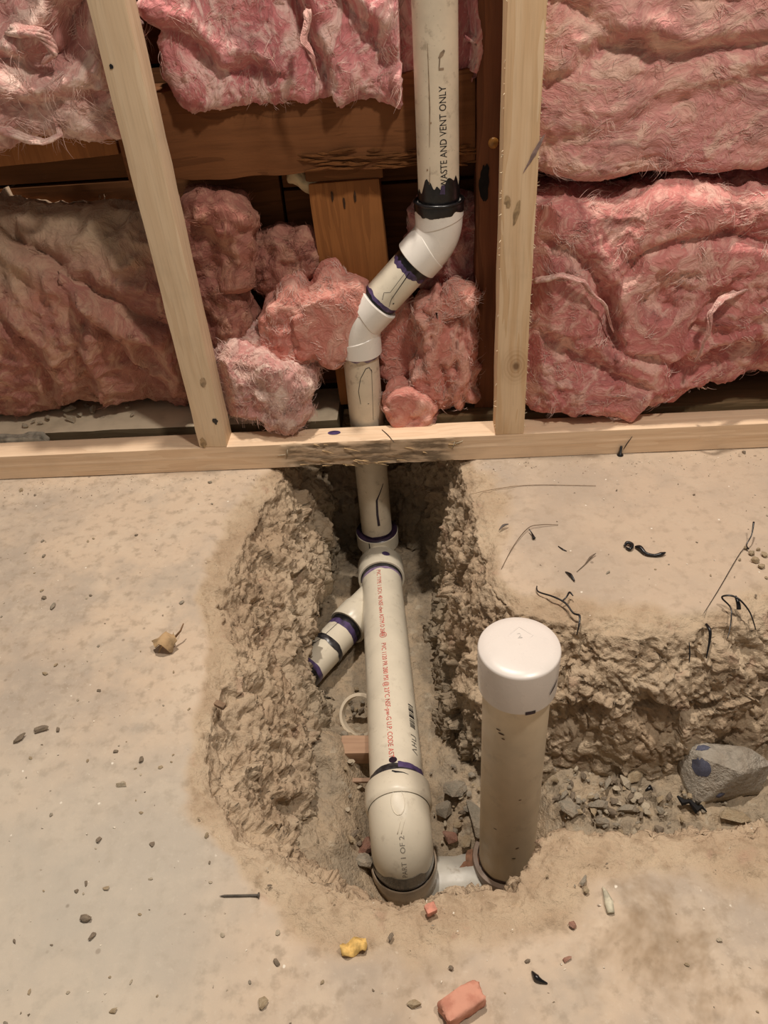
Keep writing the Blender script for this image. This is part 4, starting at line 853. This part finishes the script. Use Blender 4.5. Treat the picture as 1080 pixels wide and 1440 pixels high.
# ================================================================== RUBBLE AND LITTER
def rock_mesh(seed, mat, rough=0, elong=(1, 1, 1)):
    r2 = np.random.default_rng(seed); bm = bmesh.new(); p = r2.normal(size=(18, 3)); p /= np.linalg.norm(p, axis=1)[:, None]; p *= r2.uniform(.75, 1, (18, 1))
    for q in p*np.array(elong): bm.verts.new(q)
    g = bmesh.ops.convex_hull(bm, input=bm.verts[:]); bmesh.ops.delete(bm, geom=[e for e in g['geom_interior'] if isinstance(e, bmesh.types.BMVert)], context='VERTS')
    if rough:
        bmesh.ops.triangulate(bm, faces=bm.faces[:])
        bmesh.ops.subdivide_edges(bm, edges=bm.edges[:], cuts=rough, use_grid_fill=True)
        for q in bm.verts:
            a = np.array([q.co]); q.co = Vector(np.array(q.co)*(1+.10*fbm(a, 2.2, 3, seed)[0]+.05*fbm(a, 7, 2, seed)[0]))
    me = bpy.data.meshes.new('rock'); bm.to_mesh(me); bm.free(); me.materials.append(mat)
    me.polygons.foreach_set('use_smooth', np.full(len(me.polygons), bool(rough))); 
    if rough: me.set_sharp_from_angle(angle=math.radians(50))
    return me
def stone_mat(name, a, b, c_=None):
    m = NT(name, .95, .1); co = m.coord(); oi = m.n('ShaderNodeObjectInfo').outputs['Random']
    k = m.mix(m.ramp(m.noise(co, 1.6, 4), .38, .62), lin(a), lin(b)); k = m.mix(m.ramp(m.noise(co, 7, 4, .65), .5, .7, 0, .6), k, lin(c_ or tuple(x*.72 for x in a)))
    k = m.mix(m.math('MULTIPLY', oi, .35), k, lin(tuple(x*.78 for x in b))); m.col(k); m.bump(m.noise(co, 9, 5, .65), .12, .5); return m.m
S_GREY = stone_mat('grey_stone', (164, 156, 140), (184, 170, 150)); S_TAN = stone_mat('tan_stone', (182, 160, 130), (196, 178, 148)); S_DARK = stone_mat('dark_stone', (140, 126, 110), (160, 144, 124))
S_RED = stone_mat('red_stone', (172, 128, 110), (186, 146, 126)); S_BRICK = stone_mat('brick_red', (206, 138, 112), (214, 152, 128), (180, 110, 88)); S_DUST = stone_mat('dusty_stone', (206, 190, 164), (216, 202, 178))
POOL = {id(m_): [rock_mesh(900+k*7+hash(m_.name) % 50*0+j*131, m_, 0, [(1, .8, .6), (1, .7, .75), (.9, 1, .65), (1.1, .6, .55), (.8, .9, .8)][k % 5]) for k in range(6)] for j, m_ in enumerate((S_GREY, S_TAN, S_DARK, S_RED, S_BRICK, S_DUST))}
def stone(name, p, r, mat, label, group=None, rot=None, sc=(1, 1, 1), cat='stone', sink=.35, me=None):
    me = me or random.choice(POOL[id(mat)]); o = bpy.data.objects.new(name, me); COL.objects.link(o)
    o.scale = (r*sc[0], r*sc[1], r*sc[2]); o.rotation_euler = rot or (random.uniform(-.3, .3), random.uniform(-.3, .3), random.uniform(0, 6.28))
    o.location = (p[0], p[1], p[2]+r*sc[2]*.62*(1-sink)); return tag(o, label, cat, group)
def on_soil(px, py):
    z_ = -.2
    for _ in range(6): q = atz(px, py, z_); z_ = float(soil_h(np.array([q[0]]), np.array([q[1]]))[0])+.004
    return atz(px, py, z_)
# the big chunk with blue spots
pc = on_soil(1018, 1112); me = rock_mesh(77, stone_mat('pale_concrete', (190, 182, 168), (172, 160, 144)), 5, (1, .72, .62))
big = tag(bpy.data.objects.new('concrete_chunk', me), 'large grey broken concrete chunk with blue spots on the trench floor', 'rock'); COL.objects.link(big); big.scale = (.063,)*3; big.rotation_euler = (.25, .1, -.25); big.location = pc+[0, .012, .014]
BLUE = flat('blue_ink', (98, 100, 118), .8, .2, .3, 80)
dep = bpy.context.evaluated_depsgraph_get(); bpy.context.view_layer.update()
def spot_on(obj, px, py, r0, r1, mat, name, seed):
    """lay a blot on the surface seen at a pixel"""
    mw = obj.matrix_world.copy(); inv = mw.inverted(); o_ = inv@Vector(CAM); d_ = (inv.to_3x3()@Vector(ray(px, py))).normalized()
    ok, lc, nr, ix = obj.ray_cast(o_, d_)
    if not ok: return
    q = np.array(mw@lc); n_ = _n(np.array((mw.to_3x3().inverted().transposed()@nr))); u_ = np.cross(n_, [1, .1, .05]); th_ = np.linspace(0, 2*math.pi, 24)[:-1]; rt = np.cross(_n(u_), n_); u_ = _n(u_)
    k_ = 1+.35*fbm(np.stack([np.cos(th_)*1.7, np.sin(th_)*1.7, 0*th_], 1), 1, 3, seed); ring = []
    for s_ in (1.0, .5):
        for a, t_ in zip(k_, th_):
            w_ = q+n_*.01+rt*(r0*s_*a*math.cos(t_))+u_*(r1*s_*a*math.sin(t_)); ok2, l2, n2_, i2 = obj.ray_cast(inv@Vector(w_), (inv.to_3x3()@Vector(-n_)).normalized())
            ring.append(np.array(mw@l2)+n_*(.0005 if s_ == 1.0 else .0013) if ok2 else w_-n_*.01)
    v_ = ring+[q+n_*.0018]; f_ = [[i, (i+1) % 23, 23+(i+1) % 23, 23+i] for i in range(23)]+[[23+i, 23+(i+1) % 23, 46] for i in range(23)]
    me_ = mk_mesh(name, np.array([inv@Vector(x) for x in v_]), f_, mat); ob = bpy.data.objects.new(name, me_); COL.objects.link(ob); ob.parent = obj
for i, (px, py, a, b) in enumerate(((986, 1080, .009, .010), (988, 1052, .008, .004), (1012, 1118, .005, .004))): spot_on(big, px, py, a, b, BLUE, 'blue_spot', i)
# named bigger stones: (px, py, radius m, material, name, label)
BIG = [(672, 1158, .030, S_GREY, (1, .9, .55), 'stone', 'largest flat grey stone beside the foot of the capped pipe'),
 (640, 1112, .020, S_GREY, (1, .8, .6), 'stone', 'grey stone right of the white bend, behind the largest flat stone'),
 (625, 1140, .015, S_GREY, (1, .8, .7), 'stone', 'small grey stone touching the right side of the white bend'),
 (633, 1178, .013, S_RED, (1, .8, .7), 'stone', 'brownish stone just above the white outlet pipe'),
 (655, 1185, .010, S_TAN, (1, .8, .6), 'stone', 'tan stone between outlet pipe and largest flat grey stone'),
 (515, 1193, .015, S_RED, (1, .9, .9), 'stone', 'rounded red stone left of the white bend'),
 (513, 1214, .015, S_GREY, (1, .8, 1), 'stone', 'mottled grey stone below the rounded red stone'),
 (800, 1140, .016, S_GREY, (1, .8, .8), 'stone', 'grey stone nearest the right side of the capped pipe'),
 (842, 1135, .013, S_GREY, (1, .9, .8), 'stone', 'grey stone in the rubble, second from the capped pipe'),
 (880, 1103, .011, S_DUST, (1, .8, .8), 'stone', 'pale round stone at the top of the rubble heap'),
 (893, 1092, .014, S_TAN, (1.2, .8, .6), 'stone', 'tan flat stone behind the pale round stone of the rubble heap'),
 (855, 1103, .010, S_GREY, (1, .8, .7), 'stone', 'small pale stone left of the tan flat stone'),
 (882, 1140, .013, S_GREY, (1, .8, .7), 'stone', 'grey stone at the right end of the rubble heap'),
 (845, 1158, .011, S_GREY, (1, .8, .7), 'stone', 'grey stone at the near foot of the rubble heap'),
 (1032, 1150, .016, S_TAN, (1.3, .8, .6), 'stone', 'tan flat stone in front of the large concrete chunk'),
 (970, 1085, .009, S_TAN, (1, .9, .9), 'stone', 'small tan stone at the left corner of the concrete chunk'),
 (600, 1165, .010, S_DARK, (1, .8, .7), 'stone', 'dark stone half hidden behind the right of the white bend')]
for (px, py, r, m_, sc, nm, lb) in BIG:
    p = on_soil(px, py); stone(nm, p, r, m_, lb, sc=sc, sink=.3)
for k in range(215):                                                           # small rubble
    if k < 140: px, py = random.gauss(860, 70), random.gauss(1125, 24)
    elif k < 185: px, py = random.gauss(645, 28), random.gauss(1120, 40)
    else: px, py = random.uniform(485, 520), random.uniform(960, 1200)
    if not (470 < px < 1080 and 940 < py < 1200) or (690 < px < 780) : continue
    p = on_soil(px, py); m_ = random.choice([S_GREY, S_GREY, S_TAN, S_DARK, S_DUST])
    where = 'right of the capped pipe' if px > 735 else ('between the long pipe and the capped pipe' if px > 560 else 'left of the long pipe')
    stone('gravel', p, random.uniform(.0022, .0075), m_, 'small angular gravel on the trench floor '+where, 'gravel '+where, sc=(1, .85, .75))
# pipe ring, wood block, black scrap, chip in the trench
p = on_soil(511, 1018)+[0, 0, .020]; v, f = tube(p, _n([-.25, -.62, .75]), .012, RB*.93, .004, 40); tag(add('pipe_ring', v, f, PVC_DIRTY, p, smooth=True, sharp=40), 'thin cut-off ring of white pipe half hidden left of the long pipe', 'pipe ring')
p = on_soil(508, 1066)+[0, 0, .004]; board('wood_block', p+np.array([-.022, -.014, .004]), p+np.array([.026, .012, .026]), wood('cut_wood', (176, 144, 118), (152, 120, 96), 0), 'sawn brown wood block under the left side of the long pipe', 'wood', seg=4, rough=.0008, seed=3)
p = on_soil(503, 1100); board('wood_sliver', p+np.array([-.012, -.003, .001]), p+np.array([.026, .003, .005]), wood('sliver_wood', (160, 132, 110), (134, 106, 84), 0), 'thin brown wood sliver below the sawn wood block', 'wood', rough=.0008, seed=6)
p = on_soil(972, 1136); v, f = sweep([p+[-.013, .010, .007], p+[-.008, .004, .004], p+[-.002, .003, .008], p+[.004, -.004, .003], p+[.009, -.002, .006], p+[.014, -.006, .002]], [.0012, .004, .0028, .005, .0022, .0008], 6); tag(add('black_scrap', v, f, flat('matte_black_plastic', (32, 30, 30), .7, .2), p, None, False), 'black plastic scrap lying in front of the large concrete chunk', 'scrap')
p = on_soil(912, 1115); v, f = sweep([p+[-.004, 0, .004], p+[.002, .003, .006], p+[.004, .002, .003]], [.001, .003, .001], 8); tag(add('black_scrap', v, f, BLACK, p), 'tiny black crumb in the rubble heap', 'scrap')

# --- litter on the slab
def zone(p):
    if p[0] > .06 and p[1] > .5: return 'on the slab behind the capped pipe'
    if p[1] < .36 and p[0] > -.16: return 'on the slab in front of the trench'
    return 'on the left slab near the plate' if p[1] > .62 else ('on the left slab beside the trench' if p[1] > .38 else 'on the near left slab')
def fl(px, py, dz=0.0): p = atz(px, py, 0); p[2] = dz; return p
PEB = [(62, 842, .0065, S_DARK), (75, 854, .009, S_GREY), (58, 832, .005, S_TAN), (62, 783, .006, S_GREY), (60, 762, .005, S_GREY), (192, 753, .005, S_DARK), (79, 936, .005, S_TAN), (64, 948, .006, S_TAN), (28, 1040, .010, S_DARK), (58, 1028, .012, S_DARK), (82, 1027, .006, S_DARK),
 (172, 1105, .009, S_DUST), (199, 1070, .007, S_DARK), (163, 1058, .005, S_DARK), (122, 1293, .009, S_DARK), (130, 1318, .006, S_DARK), (140, 1182, .006, S_DARK), (152, 1250, .006, S_TAN), (121, 1243, .004, S_DARK), (291, 1175, .005, S_TAN), (214, 1188, .005, S_DARK), (370, 1412, .009, S_TAN), (160, 1422, .006, S_TAN),
 (296, 679, .006, S_GREY), (30, 690, .007, S_TAN), (49, 697, .004, S_DARK), (256, 848, .006, S_GREY), (140, 972, .005, S_DARK), (128, 838, .004, S_DARK), (805, 1302, .007, S_RED), (797, 1350, .006, S_RED), (820, 1240, .008, S_GREY), (824, 1252, .006, S_TAN), (550, 1318, .006, S_DARK), (389, 1354, .006, S_DARK), (583, 1414, .010, S_TAN), (1046, 637, .006, S_DARK), (855, 806, .005, S_GREY), (976, 696, .0035, S_DARK), (867, 690, .003, S_DARK), (980, 763, .0025, S_DARK), (742, 1352, .004, S_DARK), (634, 1362, .004, S_DARK)]
NAMED = {(28, 1040): 'grey-brown pebble at the left edge of the floor, beside two dark flat pebbles', (172, 1105): 'pale cubic pebble on the floor left of the trench', (583, 1414): 'tan pebble on the slab just left of the blurred red brick fragment',
 (75, 854): 'long grey pebble in the upper pebble cluster on the left floor', (122, 1293): 'dark pebble highest in the pair near the lower left of the floor', (820, 1240): 'grey pebble on the broken rim right of the capped pipe', (296, 679): 'grey pebble on the floor just in front of the plate, left of the trench', (58, 1028): 'dark flat pebble right of the grey-brown left-edge pebble'}
for (px, py, r, m_) in PEB:
    lb = NAMED.get((px, py)); stone('pebble', fl(px, py), r*.62, m_, lb or 'loose pebble '+zone(fl(px, py)), None if lb else 'loose pebbles '+zone(fl(px, py)), sc=(1.2, .9, .7), sink=.1)
for k in range(130):
    px = random.uniform(0, 1080); py = random.uniform(660, 1440)
    if k % 3 == 0: px = random.gauss(150, 120); py = random.uniform(680, 1430)
    p = fl(px, py)
    if poly_sd(RIM, np.array([p[0]]), np.array([p[1]]))[0] > -.01 or p[1] > .875: continue
    stone('pebble', p, random.uniform(.0011, .0026), random.choice([S_GREY, S_TAN, S_TAN, S_DARK, S_DUST, S_DUST]), 'tiny stone crumb '+zone(p), 'tiny stone crumbs '+zone(p), sc=(1.2, .9, .7), sink=.1)
gp = []
for k in range(1500):                                                          # grit and crumbs nobody could count
    p = np.array([random.uniform(-.62, .52), random.uniform(.16, .87), 0.0003])
    if random.random() < .35: p[1] = .875-abs(random.gauss(0, .02))
    if poly_sd(RIM, p[:1], p[1:2])[0] > -.004: continue
    r = random.uniform(.0004, .0013); v = rng.normal(size=(4, 3)); v /= np.linalg.norm(v, axis=1)[:, None]; gp.append((p+v*r*[1.3, 1, .8]+[0, 0, r*.4], [[0, 1, 2], [0, 3, 1], [1, 3, 2], [0, 2, 3]]))
gm = NT('grit', .95, .1); gc = gm.coord(); gm.col(gm.mix(gm.ramp(gm.noise(gc, 90, 2), .42, .58), lin((120, 106, 90)), lin((232, 222, 204))))
v, f = join(gp); tag(add('grit', v, f, gm.m, (0, .5, 0), None, False), 'fine pale and dark grit scattered over the concrete slab', 'grit', None, 'stuff')
# brick fragment, chips
v, f = box_shell((14, 10, 8)); v = v/((np.abs(v)**9).sum(1)**(1/9))[:, None]*.5; f = [list(map(int, q)) for q in f]; CHV, CHF = v.copy(), f
def chunk(name, p, size, rz, mat, label, cat, seed, amp=.09, rx=0):
    w_ = CHV*(1+amp*(fbm(CHV, 2.0, 3, seed)+.5*facets(CHV+seed, .33, seed)[0])[:, None]); w_ = w_*np.array(size); c_, s_ = math.cos(rz), math.sin(rz); w_ = np.stack([w_[:, 0]*c_-w_[:, 1]*s_, w_[:, 0]*s_+w_[:, 1]*c_, w_[:, 2]], 1); w_[:, 2] -= w_[:, 2].min()
    o = add(name, w_+p, CHF, mat, p, sharp=45); return tag(o, label, cat)
BM = stone_mat('brick', (206, 140, 114), (216, 156, 132), (178, 112, 90))
m_ = NT('brick_fragment', .95, .1); co = m_.coord(); m_.col(m_.mix(m_.ramp(m_.noise(co, 90, 4), .4, .65), lin((206, 150, 128)), lin((186, 128, 108)))); m_.bump(m_.noise(co, 220, 4), .001, .5)
chunk('brick_fragment', fl(650, 1416), (.031, .016, .014), .52, m_.m, 'reddish brick fragment on the slab at the bottom of the photo', 'brick', 3)
chunk('brick_chip', fl(606, 1281), (.0085, .0075, .006), .4, flat('orange_chip', (214, 146, 124), .9), 'small orange-red brick chip on the near rim of the trench', 'brick', 4)
# yellow crumpled chip
yv = []; yf = []
for i in range(9):
    for j in range(5):
        x = (i/8-.5); y = (j/4-.5); z_ = .0028*math.sin(x*9+y*4)+.002*math.cos(y*8)+.0035; yv.append(fl(498, 1333)+[x*.020*(1-.25*abs(y)), y*.012*(1-.5*abs(x))+.002*math.sin(x*5), z_])
n0 = len(yv); yv += [q-np.array([0, 0, .0014]) for q in yv]
for i in range(8):
    for j in range(4): a = i*5+j; yf += [[a, a+5, a+6, a+1], [n0+a, n0+a+1, n0+a+6, n0+a+5]]
for i in range(8): yf += [[i*5, n0+i*5, n0+i*5+5, i*5+5], [i*5+4, i*5+9, n0+i*5+9, n0+i*5+4]]
for j in range(4): yf += [[j, j+1, n0+j+1, n0+j], [40+j, n0+40+j, n0+41+j, 41+j]]
tag(add('wood_chip', yv, yf, flat('yellow_chip', (232, 192, 116), .75, .2, .18, 200), fl(498, 1333)), 'curled yellow wood chip on the slab in front of the trench', 'wood chip')
# pale plaster shard
p = fl(857, 1278); vv, ff = sweep([p+[0, -.004, .002], p+[0, .003, .003], p+[-.001, .011, .0025], p+[-.002, .016, .0015]], [.003, .0036, .002, .0005], 8); tag(add('plaster_shard', vv, ff, flat('pale_plaster', (222, 214, 188), .8), p), 'pale tapered plaster shard on the slab right of the capped pipe', 'shard')
# nail on the near floor
p0, p1 = fl(309, 1261, .0012), fl(365, 1260, .0012); NAILM = flat('nail_steel', (92, 84, 74), .45, .5); d_ = _n(p1-p0); ln_ = np.linalg.norm(p1-p0)
nl = empty('nail', fl(337, 1260), 'dark thin nail lying flat on the slab left of the trench corner', 'nail')
vv, ff = lathe(p0, d_, [(0, .0001), (.004, .0009), (ln_-.001, .0010)], 10); add('shank', vv, ff, NAILM, p0, nl); vv, ff = lathe(p0, d_, [(ln_-.001, .0002), (ln_-.001, .0022), (ln_, .0022), (ln_, .0002)], 12); add('head', vv, ff, NAILM, p0, nl)
# leaf-like debris
lm = flat('dry_leaf', (186, 156, 118), .9, .1, .3, 90); q = fl(235, 912)
lv = []; lf = []; nr, nc = 9, 9
for i in range(nr):
    for j in range(nc):
        a = (i/(nr-1)-.5)*2; b = (j/(nc-1)-.5)*2; r_ = 1-.12*abs(math.sin(3*math.atan2(b, a+1e-6)))*max(abs(a), abs(b))-.25*abs(a*b)
        lv.append(q+np.array([a*.014*r_, b*.011*r_, .014+.007*a*b+.004*math.sin(5*a+2)*abs(b)-.007*(a*a+b*b)*.6+.003]))
for i in range(nr-1):
    for j in range(nc-1): a = i*nc+j; lf.append([a, a+nc, a+nc+1, a+1])
n0 = len(lv); lv2 = lv+[x-np.array([0, 0, .0009]) for x in lv]; lf2 = lf+[[n0+x for x in ff_[::-1]] for ff_ in lf]
dl = empty('dry_debris', q, 'curled tan flake of debris standing on the left floor and casting a dark shadow', 'debris'); add('flake', lv2, lf2, lm, q, dl)
vv, ff = sweep([q+[.010, .004, .012], q+[.016, .010, .016], q+[.019, .016, .021]], [.0013, .001, .0006], 7); add('stem', vv, ff, flat('dry_stem', (128, 96, 66), .9), q, dl)
vv, ff = sweep([q+[-.008, -.006, .0], q+[-.004, -.003, .006], q+[0, 0, .013]], [.0006, .001, .0012], 6); add('stem', vv, ff, lm, q, dl)
chunk('debris_crumb', fl(310, 993), (.012, .006, .004), -.5, flat('brown_crumb', (142, 116, 92), .9), 'flat brown crumb on the floor right of and below the tan flake', 'debris', 9)

# black plastic shavings and wires: (name, label, [(px, py, height)], radii)
def wire(name, label, pts, rad, mat=BLACK, cat='shaving', sub=6, y=None):
    P_ = [atz(a, b, 0)+[0, 0, 0] if y is None else aty(a, b, y) for a, b, h in pts]; P_ = [atz(a, b, h) for a, b, h in pts] if y is None else P_
    P_ = np.array(P_); n = len(P_); q = []
    for i in range(n-1):                                                      # Catmull-Rom through the points
        a, b, c_, d_ = P_[max(i-1, 0)], P_[i], P_[i+1], P_[min(i+2, n-1)]
        for t_ in np.linspace(0, 1, sub)[:-1]: q.append(.5*((2*b)+(-a+c_)*t_+(2*a-5*b+4*c_-d_)*t_**2+(-a+3*b-3*c_+d_)*t_**3))
    q.append(P_[-1]); q = np.array(q); rr = np.interp(np.linspace(0, 1, len(q)), np.linspace(0, 1, len(rad)), rad)
    vv, ff = sweep(q, rr, 7); base = q[np.argmin(q[:, 2])]; return tag(add(name, vv, ff, mat, base), label, cat)
wire('plastic_shaving', 'thick wavy black plastic shaving on the slab behind the capped pipe', [(893, 769, .002), (900, 770, .004), (908, 778, .003), (920, 781, .002), (930, 779, .003), (936, 777, .003)], [.001, .003, .002, .0018, .0024, .0008])
wire('plastic_shaving', 'black curled blob of plastic left of the thick wavy black shaving', [(878, 768, .003), (882, 763, .004), (889, 766, .004), (886, 772, .003), (880, 770, .002)], [.0012, .002, .0022, .0018, .001])
wire('wire_strand', 'kinked thin black wire on the far rim of the trench, above the white cap', [(755, 824, .003), (757, 832, .003), (778, 839, .006), (795, 848, .006), (806, 862, .004), (815, 866, .005), (814, 880, .001), (811, 893, -.008)], [.0006, .0009, .001, .0011, .001, .0013, .0009, .0006], cat='wire')
wire('wire_strand', 'short black hook of wire branching from the kinked thin wire', [(790, 846, .005), (797, 839, .008), (801, 833, .008), (806, 838, .006)], [.0008, .0009, .0012, .0006], cat='wire')
wire('wire_strand', 'black forked wire loop standing on the far rim at the right', [(1063, 886, -.004), (1055, 862, .008), (1042, 845, .016), (1030, 838, .018), (1018, 838, .016), (1016, 842, .012), (1028, 856, .004), (1027, 880, -.002), (1023, 898, -.008)], [.0005, .0008, .001, .0011, .001, .001, .0008, .0006, .0004], cat='wire')
wire('wire_strand', 'thick black stub of wire inside the forked loop', [(1034, 838, .014), (1038, 848, .010), (1039, 857, .005)], [.0012, .0022, .0024], cat='wire')
wire('wire_strand', 'black stub of plastic poking from the trench wall below the forked loop', [(993, 878, -.004), (998, 886, -.004), (998, 900, -.012), (993, 926, -.026)], [.0016, .0018, .0014, .0005])
wire('wire_strand', 'short thin black wire in the trench wall, left of the thicker stub', [(969, 903, -.01), (970, 918, -.018), (969, 932, -.026)], [.0004, .0008, .0004], cat='wire')
wire('wire_strand', 'thin black wire leaning over the dirt crumbs at the right edge', [(1060, 734, .022), (1057, 752, .014), (1050, 766, .008), (1053, 772, .003)], [.0012, .0007, .0007, .0009], cat='wire')
wire('hair_or_shadow_line', 'long thin dark line made in place of the wire shadow, from the dirt crumbs towards the trench rim', [(1052, 772, .002), (1042, 776, .0015), (1010, 830, .0012), (990, 862, .0008)], [.00045, .0004, .0004, .0003], cat='fibre')  # dark strand modelled in place of the shadow cast by the leaning wire
wire('hair_or_shadow_line', 'long thin pale-brown fibre on the slab near the bottom plate', [(662, 695, .001), (700, 687, .0015), (750, 682, .0014), (838, 683, .001)], [.0003, .0004, .0004, .0003], flat('brown_fibre', (140, 116, 90), .8), 'fibre')
wire('plastic_shaving', 'small black dangling shaving on a bent brown fibre', [(744, 744, .006), (748, 750, .004), (751, 757, .003)], [.0006, .0008, .0022])
wire('hair_or_shadow_line', 'bent brown fibre arching over the small dangling shaving', [(705, 800, .001), (722, 768, .002), (742, 743, .004), (760, 738, .004), (785, 738, .001)], [.0003, .0004, .0005, .0005, .0003], flat('brown_fibre_dark', (112, 90, 68), .8), 'fibre')
wire('plastic_shaving', 'short black pointed shaving left of a grey fibre', [(795, 804, .001), (802, 808, .003), (808, 817, .002)], [.0005, .0018, .0007])
wire('hair_or_shadow_line', 'grey split fibre slanting up the slab behind the cap', [(811, 804, .001), (822, 794, .0015), (830, 784, .003), (838, 778, .003)], [.0003, .0005, .0012, .0004], flat('grey_fibre', (120, 104, 88), .8), 'fibre')
wire('plastic_shaving', 'tiny black tick on the slab left of the grey split fibre', [(785, 768, .001), (791, 772, .0015), (797, 775, .001)], [.0005, .0008, .0004])
wire('plastic_shaving', 'grey curled shaving near the right wall of the channel', [(702, 745, .001), (708, 739, .003), (715, 737, .003)], [.0006, .0016, .0006], flat('grey_shaving', (104, 96, 92), .7))
wire('plastic_shaving', 'pointed black shaving on the slab near the brick fragment', [(748, 1366, .001), (754, 1374, .003), (760, 1379, .002), (770, 1383, .001)], [.0006, .0022, .0016, .0004])
# nail standing against the plate with a loose fibre
nl = empty('nail', aty(872, 640, YF-.004)*[1, 1, 0], 'short black nail standing against the face of the bottom plate', 'nail'); b_ = np.array(nl.location)
vv, ff = lathe(b_+[0, 0, 0], (0.03, .12, 1), [(0, .0042), (.002, .0044), (.003, .0020), (.014, .0016), (.0145, .0003)], 12); add('shank', vv, ff, BLACK, b_, nl)
wire('hair_or_shadow_line', 'thin black fibre leaning on the plate above the standing nail', [(877, 632, 0), (881, 625, 0), (889, 614, 0)], [.0004, .0007, .0004], cat='fibre', y=YF-.002)
wire('hair_or_shadow_line', 'thin dark fibre draped over the plate right of the pipe', [(537, 604, ZS+.001), (546, 612, ZS+.0012), (554, 622, ZS+.0008)], [.0004, .0005, .0004], cat='fibre')
# dirt crumbs at the right
for k, (px, py, r) in enumerate(((1056, 780, .006), (1062, 790, .008), (1070, 798, .006), (1074, 782, .006), (1048, 772, .004), (1066, 774, .004), (1040, 788, .003))):
    stone('dirt_crumb', fl(px, py), r*.8, S_TAN, 'tan dirt crumb in the little heap at the right edge of the slab', 'dirt crumbs at the right edge', sink=.1, cat='crumb')
# pebbles on the dusty back plate
for (px, py, r) in ((68, 590, .011), (84, 574, .011), (100, 578, .014), (122, 572, .008), (132, 578, .011), (101, 592, .012), (58, 596, .006), (180, 574, .007), (186, 585, .006), (92, 585, .006), (112, 585, .008), (36, 600, .008), (48, 594, .006)):
    p = atz(px, py, ZS+.002); stone('dusty_pebble', p, r*.85, S_DUST, 'dust-covered pebble on the back plate below the dusty lower left batt', 'dusty pebbles on the back plate', sc=(1.2, .9, .7), sink=.1, cat='pebble')
p = atz(32, 626, .03); chunk('mortar_lump', np.array([p[0]-.01, .9315, .0]), (.085, .017, .040), 0, flat('grey_mortar', (176, 168, 152), .95, .1, .3, 70), 'grey mortar lump between the two bottom plates at the far left', 'mortar', 12, .18)
